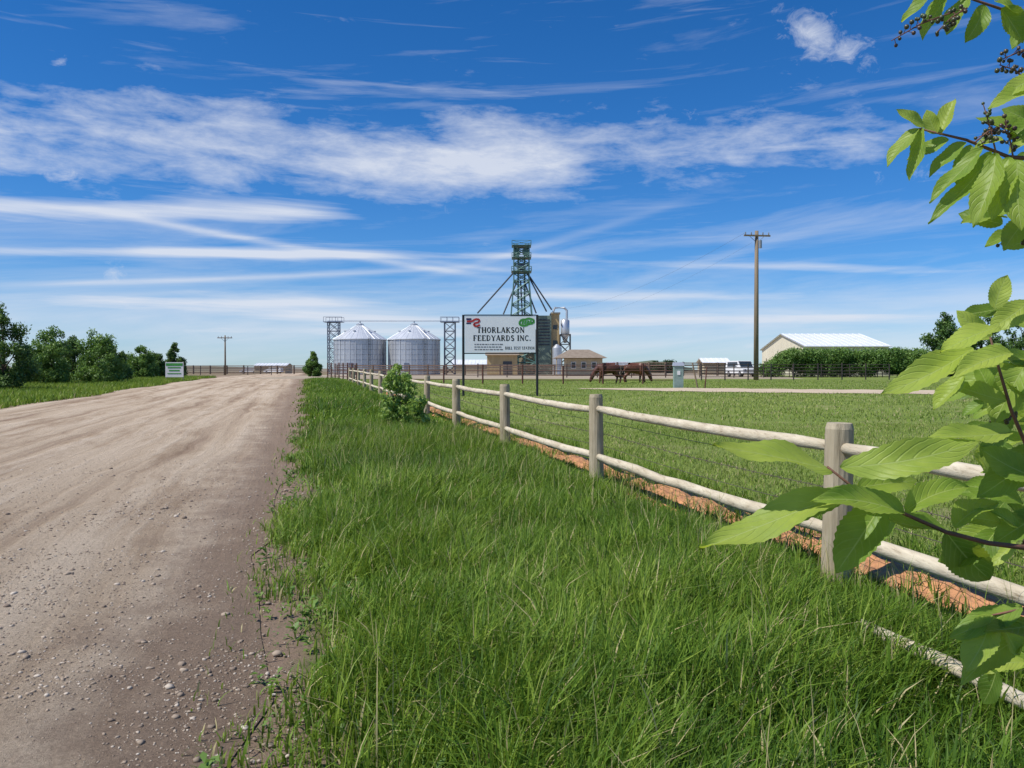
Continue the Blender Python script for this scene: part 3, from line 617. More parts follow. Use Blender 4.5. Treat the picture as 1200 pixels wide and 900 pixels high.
MB().b2(tx(572),tx(606),TY-8,TY-2,zg,tz(416)).build('wall',M['tan'],t)
mb=MB(); xa,xb=tx(570),tx(608); mb.add([(xa,TY-8.6,tz(417)),(xb,TY-8.6,tz(417)),(xb,TY-5,tz(411)),(xa,TY-5,tz(411)),(xa,TY-1.4,tz(417)),(xb,TY-1.4,tz(417))],[(0,1,2,3),(3,2,5,4),(0,3,4),(1,5,2)]); mb.build('roof',M['roofbrown'],t)
MB().b2(tx(590),tx(600),TY-8.07,TY-8.004,zg,tz(424)).build('door',M['dsteel'],t)
# gatehouse
Yg=120.; gs=Yg/F; ux=lambda u:(u-600)*gs; uz=lambda v:H-(v-HV)*gs; zg=gf(Yg)
t=thing('gatehouse','small tan office with brown hip roof and open porch right of the mill','building',(ux(680),Yg+3,zg))
w=MB().b2(ux(664),ux(706),Yg,Yg+6,zg,uz(420)).build('wall',M['tan2'],t)
xa,xb=ux(650),ux(711); mb=MB(); e=uz(419.5); rd=uz(409)
mb.add([(xa,Yg-1,e),(xb,Yg-1,e),(xb,Yg+7,e),(xa,Yg+7,e),(xa+2.2,Yg+3,rd),(xb-2.2,Yg+3,rd)],[(0,1,5,4),(1,2,5),(2,3,4,5),(3,0,4),(3,2,1,0)]); mb.build('roof',M['roofbrown'],t)
for u in(652,658): MB().tube([(ux(u),Yg-.6,zg),(ux(u),Yg-.6,e)],.09,6).build('porch_post',M['tan2'],t)
for u in(669,681,693): 
    f=MB().b2(ux(u),ux(u+6),Yg-.06,Yg-.003,uz(432),uz(424)).build('window',M['white'],t); MB().b2(ux(u+.7),ux(u+5.3),Yg-.09,Yg-.065,uz(431.2),uz(424.8)).build('pane',M['glass'],f)
def shed(x0,x1,y0,y1,eave,ridge_,wm,rm,label,doors=()):
    zg=gf(y0); t=thing('shed',label,'building',((x0+x1)/2,(y0+y1)/2,zg)); o=.35
    mb=MB(); ym=(y0+y1)/2
    mb.add([(x0,y0,zg),(x1,y0,zg),(x1,y1,zg),(x0,y1,zg),(x0,y0,eave),(x1,y0,eave),(x1,y1,eave),(x0,y1,eave),(x0,ym,ridge_),(x1,ym,ridge_)],[(0,1,5,4),(2,3,7,6),(0,4,8,7,3),(1,2,6,9,5)]); mb.build('wall',wm,t)
    k=(ridge_-eave)/((y1-y0)/2); e=eave-k*o+.05; mb=MB()
    mb.add([(x0-o,y0-o,e),(x1+o,y0-o,e),(x1+o,ym,ridge_+.05),(x0-o,ym,ridge_+.05),(x0-o,y1+o,e),(x1+o,y1+o,e)],[(0,1,2,3),(3,2,5,4)])
    mb.add([(x0-o,y0-o,e+.12),(x1+o,y0-o,e+.12),(x1+o,ym,ridge_+.17),(x0-o,ym,ridge_+.17),(x0-o,y1+o,e+.12),(x1+o,y1+o,e+.12)],[(0,1,2,3),(3,2,5,4)]); 
    mb.add([(x0-o,y0-o,e),(x1+o,y0-o,e),(x1+o,y0-o,e+.12),(x0-o,y0-o,e+.12)],[(0,1,2,3)])
    mb.build('roof',rm,t)
    mb=MB()
    n=int((x1-x0)/1.0)
    for i in range(n+1):
        xx=x0+(x1-x0)*i/n; mb.tube([(xx,y0-o,e+.15),(xx,ym,ridge_+.2)],.04,4)
    mb.build('roof_seams',rm,t)
    for (a,b,za,zb_) in doors: MB().b2(a,b,y0-.06,y0-.003,za,zb_).build('door',M['dsteel'],t)
    return t
shed(44.5,57,130,153,5.3,7.6,M['cream'],M['whiteroof'],'large pale metal barn with gabled white roof rising behind the hedge on the right')
shed(38,43,170,176,3.2,4.1,M['tan2'],M['whiteroof'],'low pale-roofed shed left of the utility pole base')
shed(21,25,185,190,2.8,3.5,M['tan2'],M['galv_roof'],'small grey-roofed far shed between the office and the hill')
shed(-57,-54,118,124,2.8,3.6,M['white'],M['galv_roof'],'small pale shed glimpsed behind the left roadside bushes')
shed(-16,-6,232,240,3.4,4.6,M['tan2'],M['whiteroof'],'distant pale-roofed shed seen low between the grain bins and the sign')
shed(-75,-66,250,258,3.0,3.8,M['tan2'],M['whiteroof'],'tiny distant shed beyond the end of the gravel road')
# vehicles
def vehicle(name,label,cat,c,rz,body,Lg=5.2,W=1.9,Hh=2.0,group=None):
    c=Vector(c); t=thing(name,label,cat,c,group); m=Matrix.Rotation(rz,3,'Z')
    def tr(p): return c+m@Vector(p)
    prof=[(-Lg/2,.45),(Lg/2,.45),(Lg/2,.95),(Lg/2-.95,1.12),(Lg/2-1.75,Hh),(-Lg/2+.1,Hh),(-Lg/2,1.0)]
    mb=MB(); n=len(prof); vs=[tr((x,-W/2*(1 if z<1.2 else .9),z)) for x,z in prof]+[tr((x,W/2*(1 if z<1.2 else .9),z)) for x,z in prof]
    fs=[tuple(range(n)),tuple(range(n,2*n))[::-1]]+[(i,i+n,(i+1)%n+n,(i+1)%n) for i in range(n)]
    mb.add(vs,fs); mb.build('body',body,t)
    mb=MB(); a,b=prof[3],prof[4]
    def lp(k,s): x=a[0]+(b[0]-a[0])*k+.02; z=a[1]+(b[1]-a[1])*k+.02; return tr((x,s*W*.43,z))
    mb.add([lp(.1,-1),lp(.1,1),lp(.9,1),lp(.9,-1)],[(0,1,2,3)]); mb.build('windscreen',M['glass'],t)
    for s_ in(-1,1):
        mb=MB(); y=s_*(W/2*.96+.02); mb.add([tr((-Lg/2+.5,y,1.25)),tr((Lg/2-1.5,y,1.25)),tr((Lg/2-1.85,y-s_*.05,Hh-.15)),tr((-Lg/2+.5,y-s_*.05,Hh-.15))],[(0,1,2,3)]); mb.build('side_window',M['glass'],t)
        for x in(-Lg/2+.95,Lg/2-.95):
            wmb=MB().tube([tr((x,s_*(W/2-.2),.36)),tr((x,s_*(W/2+.02),.36))],.36,16); wh=wmb.build('wheel',M['tire'],t)
            MB().tube([tr((x,s_*(W/2),.36)),tr((x,s_*(W/2+.04),.36))],.2,12).build('rim',M['hub'],wh)
        MB().tube([tr((Lg/2-.02,s_*W*.36,.85)),tr((Lg/2+.03,s_*W*.36,.85))],.12,10).build('headlight',M['insul'],t)
    return t
vehicle('parked_van','white van parked just left of the utility pole base',"van",(28.8,108,gf(108)),R(-80),M['white'])
vehicle('parked_van','left one of two tiny white vehicles parked far past the end of the road','vehicle',(-78,255,gf(255)),R(185),M['white'],Hh=1.7)
vehicle('parked_van','right one of two tiny white vehicles parked far past the end of the road','vehicle',(-68,245,gf(245)),R(170),M['white'],Hh=1.7)
# ---------- utility poles
def upole(X,Y,top,label,r=.16,name='utility_pole',wires=True):
    zg=gf(Y); t=thing(name,label,'utility pole',(X,Y,zg))
    MB().tube([(X,Y,zg-.3),(X,Y,(zg+top)/2),(X,Y,top)],[r*1.15,r,r*.8],14).build('pole',M['pole'],t,smooth=True)
    za=top-.45; MB().box((X,Y-.15,za),(2.5,.12,.14),R(8)).build('crossarm',M['pole'],t)
    for dx in(-1.1,-.55,.55,1.1):
        q=Vector((X+dx*math.cos(R(8)),Y-.15+dx*math.sin(R(8)),za+.07)); MB().tube([q,q+Vector((0,0,.1)),q+Vector((0,0,.16)),q+Vector((0,0,.22))],[.03,.07,.04,.06],8).build('insulator',M['insul'],t)
    mb=MB(); 
    for sg in(-1,1): mb.tube([(X,Y-.12,za-.65),(X+sg*.7,Y-.12,za-.02)],.02,4)
    mb.build('brace',M['dsteel'],t)
    return t
pt=upole(*P(886,0,78).xy,P(886,271,78).z,'tall weathered wooden utility pole with crossarm standing in the paddock',.2)
pz=P(886,271,78).z; px=P(886,0,78).x
MB().tube([(px+.25,77.7,pz-1.6),(px+.25,77.7,pz-.9)],.14,10).build('cutout',M['insul'],pt)
upole(*P(264,0,150).xy,P(264,393,150).z,'small distant utility pole standing left of the road end',.14)
def wire(a,b,sag,label,r=.005):
    a=Vector(a);b=Vector(b); pts=[a.lerp(b,i/24)+Vector((0,0,-4*sag*(i/24)*(1-i/24))) for i in range(25)]
    return tag(MB().tube(pts,r,4).build('power_line',M['bsteel'],None,a),label,'power line')
wire((px-1.1,77.7,pz-.2),(8.5,186,15.2),2.0,'upper thin power line sloping left from the pole top to the mill',.009)
wire((px-.5,77.7,pz-1.1),(8.0,186,13.2),2.4,'lower thin power line sloping left from the pole to the mill',.006)
# ---------- pipe fences
def pfence(label,pts,hh,step,nr,mat,r=.05):
    base=Vector((pts[0][0],pts[0][1],gf(pts[0][1]))); t=thing('pipe_fence',label,'fence',base)
    for i in range(len(pts)-1):
        a=Vector(pts[i]+(0,));b=Vector(pts[i+1]+(0,)); n=max(1,round((b-a).length/step))
        for k in range(n+(i==len(pts)-2)):
            p=a.lerp(b,k/n); z=gf(p.y); MB().tube([(p.x,p.y,z-.1),(p.x,p.y,z+hh+random.uniform(0,.12))],r*1.2,8).build('post',mat,t)
        for j in range(nr):
            h=hh*(.22+.75*j/(max(1,nr-1))); mb=MB(); mb.tube([(a.lerp(b,k/n).x,a.lerp(b,k/n).y,gf(a.lerp(b,k/n).y)+h) for k in range(n+1)],r*.62,6); mb.build('rail',mat,t)
    return t
pq=lambda u,Y:((u-600)/F*Y,Y)
pfence('long dark red pipe fence of the horse paddock crossing behind the company sign',[pq(418,66),pq(520,64),pq(660,62),pq(800,62)],1.35,3.0,4,M['rustfence'])
pfence('dark pipe fence in front of the hedge right of the utility pole',[pq(822,76),pq(930,78),pq(1042,80)],1.45,2.4,5,M['darkfence'])
pfence('short dark red corral panel fence left of the rail fence end below the left bin',[pq(384,84),pq(418,72)],1.5,1.8,5,M['rustfence'])
pfence('far corral fence behind the grazing horses',[pq(560,98),pq(700,95),pq(860,95),pq(1060,100)],1.5,3.5,4,M['darkfence'])
pfence('distant dark feedlot pen fence left of the grain bins',[(-75,150),(-42,150)],1.6,4,4,M['darkfence'],.06)
pfence('brown board feedlot pen fence far behind the horses and office',[pq(705,125),pq(780,122),pq(880,126)],1.9,2.6,5,M['penfence'],.13)
pfence('brown feedlot pen fence running away from the office toward the hill',[pq(760,124),pq(742,165)],1.9,3.2,5,M['penfence'],.12)
pfence('brown feedlot pen fence crossing in front of the mill and bins',[pq(395,150),pq(545,146),pq(650,140)],1.7,3.4,5,M['penfence'],.12)
pfence('farthest brown feedlot pen fence past the end of the road',[(-92,205),(-48,205)],2.0,4,5,M['penfence'],.16)
# pedestal
c=P(799,0,51.5); zg=gf(51.5); yb=52.6; zg=gf(yb)
t=thing('utility_box','grey-green upright utility box standing in the paddock grass','utility box',(c.x,yb,zg))
MB().b2(c.x-.28,c.x+.28,yb-.2,yb+.2,zg-.02,zg+1.35).build('cabinet',M['pedestal'],t); mb=MB(); mb.add([(c.x-.33,yb-.25,zg+1.35),(c.x+.33,yb-.25,zg+1.35),(c.x+.33,yb+.25,zg+1.35),(c.x-.33,yb+.25,zg+1.35),(c.x-.3,yb-.1,zg+1.57),(c.x+.3,yb-.1,zg+1.57),(c.x+.3,yb+.2,zg+1.57),(c.x-.3,yb+.2,zg+1.57)],[(0,1,5,4),(1,2,6,5),(2,3,7,6),(3,0,4,7),(4,5,6,7),(3,2,1,0)]); mb.build('lid',M['galv'],t)
MB().b2(c.x-.1,c.x+.08,yb-.23,yb-.203,zg+.8,zg+1.05).build('warning_plate',M['white'],t)
a=P(818,0,52.5); tag(MB().tube([(a.x,52.5,zg-.1),(a.x-.35,52.5,zg+1.55)],[.05,.045],8).build('marker_stake',M['pole'],None,(a.x,52.5,zg)),'thin leaning wooden stake right of the utility box','stake')
a=P(826,0,52.2); tag(MB().tube([(a.x,52.2,zg-.1),(a.x+.12,52.2,zg+1.3)],[.04,.035],8).build('marker_stake',M['rustfence'],None,(a.x,52.2,zg)),'dark thin post standing rightmost beside the utility box','stake')
# roadside small sign
c=P(204.5,0,72); zg=gf(72)
t=thing('roadside_sign','small white and green notice sign on short posts beyond the left bushes','sign',(c.x,72,zg))
bd=MB().b2(c.x-.75,c.x+.75,71.97,72.03,zg+.35,zg+1.6).build('board',M['white'],t)
mb=MB(); mb.b2(c.x-.7,c.x+.7,71.955,71.966,zg+1.3,zg+1.52); 
for j,(w_,h_) in enumerate(((1.1,.1),(.9,.1),(1.15,.07))): mb.b2(c.x-w_/2,c.x+w_/2,71.955,71.966,zg+1.1-j*.24,zg+1.1-j*.24+h_)
mb.build('green_print',M['green'],bd)
for dx in(-.7,.7): MB().tube([(c.x+dx,72.08,zg-.1),(c.x+dx,72.08,zg+1.65)],.045,6).build('post',M['postwood'],t)
# ---------- trees
def crown(name,mat,clumps,n,size,parent,base,flat=1.0,inner=.35):
    cl=np.array(clumps)
    w=cl[:,3]**2.2; w/=w.sum(); idx=rng.choice(len(cl),n,p=w)
    d=rng.normal(0,1,(n,3)); d/=np.linalg.norm(d,axis=1)[:,None]
    rad=inner+(1.12-inner)*rng.uniform(0,1,n)**.8; rad=np.where(rng.uniform(0,1,n)<.12,rad*1.22,rad)
    C=cl[idx,:3]+d*rad[:,None]*cl[idx,3:4]*np.array([1,1,flat])
    a=rng.normal(0,1,(n,3)); a/=np.linalg.norm(a,axis=1)[:,None]; b=np.cross(a,d+rng.normal(0,.6,(n,3))); b/=np.linalg.norm(b,axis=1)[:,None]+1e-6
    s=size*rng.uniform(.5,1.4,n)[:,None]
    V=np.stack([C-a*s,C-b*s*.5,C+a*s,C+b*s*.5],1).reshape(-1,3)-np.array(base)
    Q=(np.arange(n)*4)[:,None]+np.arange(4)[None]
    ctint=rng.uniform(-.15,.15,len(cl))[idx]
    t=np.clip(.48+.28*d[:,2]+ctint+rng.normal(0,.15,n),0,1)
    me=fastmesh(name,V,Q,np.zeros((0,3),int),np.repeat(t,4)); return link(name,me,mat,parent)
def tree(X,Y,h,w,label,mat,name='leafy_tree',n=9000,size=.075,low=.06,group=None,cat='tree',cone=0,nc=46):
    zg=gf(Y); t=thing(name,label,cat,(X,Y,zg),group)
    cl=[]
    for i in range(nc):
        f=low+(1-low)*((i+random.random())/nc); ww=w/2*(math.sin(math.pi*min(1,(f*.72+.24)))**.7)*(1-cone*f)
        a=random.uniform(0,6.28); rr=ww*math.sqrt(random.uniform(.02,.9)); r_=w*random.uniform(.1,.2)*(1.15-.5*f)
        cl.append((X+rr*math.cos(a),Y+rr*math.sin(a),zg+f*h*.93+random.uniform(-.1,.1)*h,r_))
    cl=[(a,b,max(c,zg+d*.6),d) for a,b,c,d in cl]
    mb=MB(); mb.tube([(X,Y,zg-.1),(X+.05,Y,zg+h*.3),(X-.03,Y,zg+h*.7)],[w*.035,w*.028,w*.012],8)
    for c in cl[::4]: mb.tube([(X,Y,zg+min(h*.55,max(.15,(c[2]-zg)*.5))),(c[0],c[1],c[2])],[w*.014,w*.005],5)
    mb.build('trunk',M['bark'],t); crown('crown',mat,cl,n,size,t,(X,Y,zg)); return t
def pt_(u,Y): return (u-600)/F*Y
random.seed(21)
LT=[(4,46,4.5,3.2,'leftmost tall dark green roadside tree cut by the left frame edge','foliage',.25),(-42,50,4.6,3,'dark tree outside the left frame edge behind the leftmost tree','spruce',.2),
(62,58,3.7,3.3,'bright green rounded roadside bush, second from the left','foliage2',.1),(114,62,3.7,3.6,'bright green wide roadside bush, third from the left','foliage2',0),(88,66,3.3,3.0,'darker bush squeezed between the two bright roadside bushes','foliage',.1),
(36,66,2.6,3.0,'low dark bush between the leftmost tree and the bright bushes','foliage',.1),(134,70,2.7,2.4,'darker bush at the right shoulder of the left bush row','foliage',.1),
(166,82,3.2,3.0,'rounded green tree just left of the small roadside sign','foliage2',.1),(184,88,2.5,2.2,'small bush partly behind the tree left of the small sign','foliage',.1),
(205,100,3.8,2.6,'dark narrow tree rising behind the small roadside sign','foliage',.3),(367,110,3.0,2.3,'small lone green tree left of the grain bins','foliage2',.2)]
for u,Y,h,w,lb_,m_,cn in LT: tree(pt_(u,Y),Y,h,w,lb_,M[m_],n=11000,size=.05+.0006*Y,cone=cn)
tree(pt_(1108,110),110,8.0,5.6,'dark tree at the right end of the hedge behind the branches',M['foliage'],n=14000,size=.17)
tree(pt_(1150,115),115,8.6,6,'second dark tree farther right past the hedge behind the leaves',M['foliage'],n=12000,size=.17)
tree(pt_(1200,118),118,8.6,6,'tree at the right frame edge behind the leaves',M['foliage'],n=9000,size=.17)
# hedge
cl=[]; Yh=100
for i in range(230):
    u=897+185*(i+.5)/230; X=pt_(u,Yh); tall=min(1,(u-893)/22)
    cl.append((X,Yh+random.uniform(-1.1,1.1),gf(Yh)+.5+tall*random.uniform(0,1)**.7*2.25,random.uniform(.55,.85)))
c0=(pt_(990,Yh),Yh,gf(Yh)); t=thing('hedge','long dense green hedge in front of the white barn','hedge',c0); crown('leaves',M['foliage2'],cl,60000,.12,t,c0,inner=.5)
mb=MB()
for i in range(22): X=pt_(900+i*8.4,Yh); mb.tube([(X,Yh,gf(Yh)-.1),(X+random.uniform(-.3,.3),Yh,gf(Yh)+2.2)],.05,5)
mb.build('stems',M['bark'],t)
# shrub at fence
Ys=19.5; X=pt_(476,Ys); zg=gf(Ys); c0=(X,Ys,zg)
t=thing('sapling','bright leafy sapling growing on the road side of the rail fence','shrub',c0)
cl=[]; 
for i in range(60):
    f=random.uniform(.02,1); wd=.46 if f<.55 else .46*(1-.75*(f-.55)/.45)
    cl.append((X+random.uniform(-1,1)*wd-.16*f,Ys+random.gauss(0,.2),zg+.12+f*1.36,random.uniform(.07,.16)*(1.2-.4*f)))
mb=MB()
for c in cl[:18]: mb.tube([(X,Ys,zg),((X+c[0])/2,Ys,(zg+c[2])/2),c[:3]],[.014,.01,.005],5)
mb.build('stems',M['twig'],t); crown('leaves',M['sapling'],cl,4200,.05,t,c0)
for i,(u,Y,h,w) in enumerate([(1055,170,4,6),(770,260,3.5,6),(785,262,3.8,7)]):
    tree(pt_(u,Y),Y,h,w,['dark low bush beyond the hedge end','left one of two far dark shrubs right of the office roof','right one of two far dark shrubs right of the office roof'][i],M['spruce'],n=3500,size=.3)
# ---------- horses
def horse(X,Y,rz,label,mat,k=1.0):
    zg=gf(Y); root=thing('horse',label,'horse',(X,Y,zg),None); root.rotation_euler=(0,0,rz)
    nodes_=[((-.15,0,1.12),.43),((.35,0,1.1),.43),((.68,0,1.15),.31),((.92,0,.92),.22),((1.1,0,.62),.17),((1.18,0,.44),.16),((1.26,0,.24),.11),((1.32,0,.1),.08),((-.6,0,1.18),.42),((-.84,0,1.14),.27)]
    E=[(0,1),(1,2),(2,3),(3,4),(4,5),(5,6),(6,7),(0,8),(8,9)]
    for sg,off in((1,.08*k),(-1,-.12*k)):
        b=len(nodes_); nodes_+= [((.5,.17*sg,.92),.2),((.47+off*.4,.18*sg,.7),.135),((.5+off,.17*sg,.42),.085),((.49+off*1.3,.17*sg,.15),.06),((.54+off*1.3,.17*sg,.035),.08)]; E+=[(1,b)]+[(b+i,b+i+1) for i in range(4)]
        b=len(nodes_); nodes_+= [((-.7,.17*sg,.95),.28),((-.6-off*.3,.19*sg,.74),.19),((-.88-off,.18*sg,.48),.095),((-.83-off*1.2,.18*sg,.15),.062),((-.78-off*1.2,.18*sg,.035),.082)]; E+=[(8,b)]+[(b+i,b+i+1) for i in range(4)]
    me=bpy.data.meshes.new('sk'); me.from_pydata([n[0] for n in nodes_],E,[]); ob=bpy.data.objects.new('sk',me); col.objects.link(ob)
    md=ob.modifiers.new('Skin','SKIN')
    bpy.context.view_layer.update()
    for i,n in enumerate(nodes_): me.skin_vertices[0].data[i].radius=(n[1],n[1]); me.skin_vertices[0].data[i].use_root=(i==0)
    sb=ob.modifiers.new('Sub','SUBSURF'); sb.levels=2
    bpy.context.view_layer.update(); dg=bpy.context.evaluated_depsgraph_get(); m2=bpy.data.meshes.new_from_object(ob.evaluated_get(dg)); bpy.data.objects.remove(ob)
    m2.name='body'; m2.polygons.foreach_set('use_smooth',[True]*len(m2.polygons)); link('body',m2,mat,root)
    o0=ORIG[root.name]
    def W(p): return Vector(p)+o0
    mb=MB(); mb.tube([W((-1.0,0,1.26)),W((-1.14,0,1.1)),W((-1.18,0,.75)),W((-1.12,0,.4))],[.06,.1,.1,.02],8); mb.build('tail',M['mane'],root,smooth=True)
    mb=MB()
    pr=[(.6,1.5),(.86,1.24),(1.06,.94),(1.2,.7),(1.26,.58)]
    for i in range(len(pr)-1):
        a,b=pr[i],pr[i+1]; mb.add([W((a[0],.03,a[1])),W((b[0],.03,b[1])),W((b[0]-.14,.19,b[1]-.14)),W((a[0]-.12,.22,a[1]-.2))],[(0,1,2,3)]); mb.add([W((a[0],-.03,a[1])),W((b[0],-.03,b[1])),W((b[0]-.14,-.19,b[1]-.14)),W((a[0]-.12,-.22,a[1]-.2))],[(3,2,1,0)])
    mb.build('mane',M['mane'],root)
    for sg in(-1,1): MB().tube([W((1.19,.07*sg,.56)),W((1.25,.09*sg,.66)),W((1.27,.1*sg,.74))],[.035,.03,.005],6).build('ear',mat,root)
horse(pt_(712,64),64,R(180),'dark bay horse grazing head down facing left in the paddock',M['horse'])
horse(pt_(745,66),66,R(12),'chestnut horse grazing beside the bay, facing right',M['horse2'],-1)
# ---------- foreground chokecherry branches
bush=thing('cherry_bush','leafy chokecherry bush reaching in from the right edge with branches close to the camera','bush',(1.55,1.35,0))
LV=[];LQ=[];LT_=[];LU=[]
def leaf(b,tip,w,tint,nrm,curl=.1,fold=.25):
    a=tip-b; Lh=a.length; a.normalize(); wd=a.cross(nrm).normalized(); n=wd.cross(a).normalized()
    if n.dot(nrm)<0: n=-n
    nl,nc=26,6; k0=len(LV); wav=random.uniform(0,6); bend=random.uniform(-.07,.07)
    for i in range(nl+1):
        t=i/nl; pr=(math.sin(math.pi*min(1,t**.9))**.62)*(1-.2*max(0,t-.6)) if t<.999 else 0
        if i==0: pr=.03
        if t>.85: pr*= max(.12,(1-t)/.15)**.35 if t<.999 else 0
        for j in range(nc+1):
            s=j/nc*2-1; ser_=(.045*(1 if (i%2) else -1)) if abs(s)==1 and 0<i<nl else 0
            p=b+a*(Lh*t)+wd*(w/2*pr*s*(1+ser_)+bend*Lh*math.sin(math.pi*t))+n*(fold*w/2*pr*abs(s)**1.3 - curl*Lh*(t*t) + .035*Lh*math.sin(wav+t*10)*abs(s))
            LV.append(tuple(p)); LT_.append(tint); LU.append((t,(s+1)/2))
    for i in range(nl):
        for j in range(nc): k=k0+i*(nc+1)+j; LQ.append((k,k+1,k+nc+2,k+nc+1))
def PL(u0,v0,u1,v1,w,tint,d=1.05,dd=0,curl=.1,n=None):
    b=P(u0,v0,d); tp=P(u1,v1,d+dd)
    if n is None: n=Vector((random.uniform(-.8,.3),-.6,.7+random.uniform(-.4,.3)))
    leaf(b,tp,w/F*d,tint,n,curl,random.uniform(.2,.6))
    return b
def branch(pts,r0,r1,d,mat='twig',nm='branch'):
    P3=[P(u,v,d+dz) for u,v,dz in pts]; n=len(P3); rs=[r0+(r1-r0)*i/(n-1) for i in range(n)]
    MB().tube(P3,rs,8).build(nm,M[mat],bush,smooth=True)
random.seed(5)
S0=Vector((1.55,1.35,0))
MB().tube([S0,S0+Vector((-.05,0,.6)),S0+Vector((-.15,-.05,1.1)),S0+Vector((-.1,-.1,1.8)),S0+Vector((-.2,-.1,2.5))],[.028,.024,.02,.015,.008],10).build('stem',M['twig'],bush,smooth=True)
branch([(1760,560,.25),(1500,640,.15),(1300,650,.05),(1200,642,0),(1160,637,0),(1110,624,0),(1060,602,0),(1005,575,0),(970,547,0)],.0045,.0014,1.05)
branch([(1300,650,.05),(1220,560,.03),(1185,480,0),(1170,430,0),(1160,395,0)],.0032,.0013,1.1)
branch([(1300,650,.1),(1240,700,.03),(1200,715,0),(1165,722,0)],.0032,.0013,1.1)
branch([(1900,220,.25),(1400,210,.1),(1260,190,0),(1180,185,0),(1130,165,0),(1075,152,0)],.005,.0012,1.15)
branch([(1400,210,.1),(1250,70,.05),(1190,20,.0),(1130,0,0),(1075,-14,0)],.0035,.001,1.2)
leaves=[
(978,552,840,513,42,.9,1.05,-.02),(1000,574,820,626,46,.85,1.05,-.03),(1000,572,880,622,36,.55,1.07,.02),(985,548,1150,508,44,.85,1.05,-.05),
(1004,572,1085,555,32,.7,1.07,.03),(1035,590,980,668,50,.45,1.06,-.02),(1060,602,965,577,34,.65,1.04,-.03),(1062,600,1140,562,36,.65,1.08,.02),
(1058,603,1005,640,34,.5,1.08,.04),(1110,624,1165,686,46,.1,1.1,0),(1112,622,1032,604,30,.55,1.06,0),(1120,618,1172,580,34,.65,1.1,.03),(1160,637,1100,658,30,.3,1.1,.02),
(1165,722,1130,786,38,.75,1.1,-.02),(1200,712,1114,742,34,.55,1.1,0),(1205,745,1128,796,36,.65,1.12,-.02),(1170,722,1200,770,34,.75,1.1,0),
(1140,408,1034,456,38,.9,1.1,-.02),(1172,382,1102,408,32,1,1.08,-.02),(1165,362,1180,322,24,1,1.1,0),(1185,414,1122,432,30,1,1.05,-.02),(1130,440,1092,478,26,.85,1.12,0),
(1170,430,1098,464,28,.65,1.14,.02),(1180,470,1118,447,28,.75,1.1,.02),(1200,430,1162,496,38,.7,1.12,0),(1185,507,1095,500,34,.85,1.06,-.03),(1190,480,1148,535,34,.25,1.16,.02),
(1220,520,1146,580,42,.35,1.12,0),(1215,560,1150,524,36,.55,1.1,.02),(1225,600,1165,636,36,.45,1.13,0),(1225,640,1184,590,34,.3,1.15,0),(1215,480,1182,440,32,.65,1.12,0),
(1160,396,1124,364,24,1,1.12,0),(1205,354,1160,384,30,.95,1.12,0),(1200,590,1130,564,32,.45,1.18,.02),
(1075,152,1035,190,22,.75,1.15,0),(1080,150,1050,128,15,.8,1.15,0),(1078,150,1062,212,20,.65,1.15,0),(1095,158,1083,130,18,.85,1.15,0),(1100,160,1115,115,20,.95,1.15,0),(1110,165,1060,185,20,.6,1.15,.02),
(1130,168,1085,200,22,.55,1.15,0),(1135,170,1125,225,22,.5,1.15,0),(1150,175,1085,232,24,.55,1.13,0),(1160,180,1085,258,22,.5,1.13,0),(1165,182,1135,262,32,.7,1.12,-.02),(1180,186,1156,252,32,.75,1.12,-.02),
(1190,188,1195,268,36,.7,1.1,-.02),(1200,190,1160,225,30,.65,1.12,0),(1215,170,1150,130,28,.6,1.15,0),(1215,100,1155,125,26,.8,1.12,0),(1220,85,1170,110,24,.85,1.12,0),(1215,140,1180,160,24,.55,1.14,0),
(1095,-8,1052,25,22,.55,1.2,0),(1110,-4,1075,45,24,.5,1.2,0),(1130,0,1105,42,26,.6,1.2,0),(1150,8,1130,50,22,.45,1.2,0),(1170,12,1200,50,30,.5,1.18,0),(1190,20,1165,0,26,.6,1.18,0),(1210,10,1180,55,26,.55,1.2,0),(1085,-8,1110,-30,20,.6,1.2,0),(1205,255,1175,290,28,.6,1.12,0)]
for L_ in leaves: PL(*L_,curl=random.uniform(.04,.2))
for i in range(85):
    v=random.choice([random.uniform(345,480),random.uniform(430,640),random.uniform(500,630),random.uniform(700,790),random.uniform(150,290)])
    u=1205+random.uniform(-38,50)-(12 if 390<v<620 else 0); a=R(random.uniform(110,265)); ln_=random.uniform(32,58)
    PL(u,v,u+ln_*math.cos(a),v-ln_*math.sin(a)*.8,ln_*random.uniform(.42,.55),random.uniform(.1,1),random.uniform(1.1,1.4),random.uniform(-.04,.04),random.uniform(.04,.25))
for i in range(130):
    h_=random.uniform(.5,2.6); a=random.uniform(0,6.28); r_=random.uniform(.05,.4)
    b=Vector((1.5+r_*math.cos(a),1.35+r_*math.sin(a),h_)); 
    if b.x/b.y<.72 and b.y>0: continue
    d=Vector((math.cos(a),math.sin(a),random.uniform(-.6,.4))).normalized()*random.uniform(.06,.1)
    if (b+d).x/max(.05,(b+d).y)<.66: continue
    leaf(b,b+d,.045,random.uniform(.2,.8),Vector((0,0,1)))
o0=np.array(ORIG[bush.name]); me=fastmesh('leaves',np.array(LV)-o0,np.array(LQ),np.zeros((0,3),int),LT_,np.array(LU),True); link('leaves',me,M['cherry'],bush)
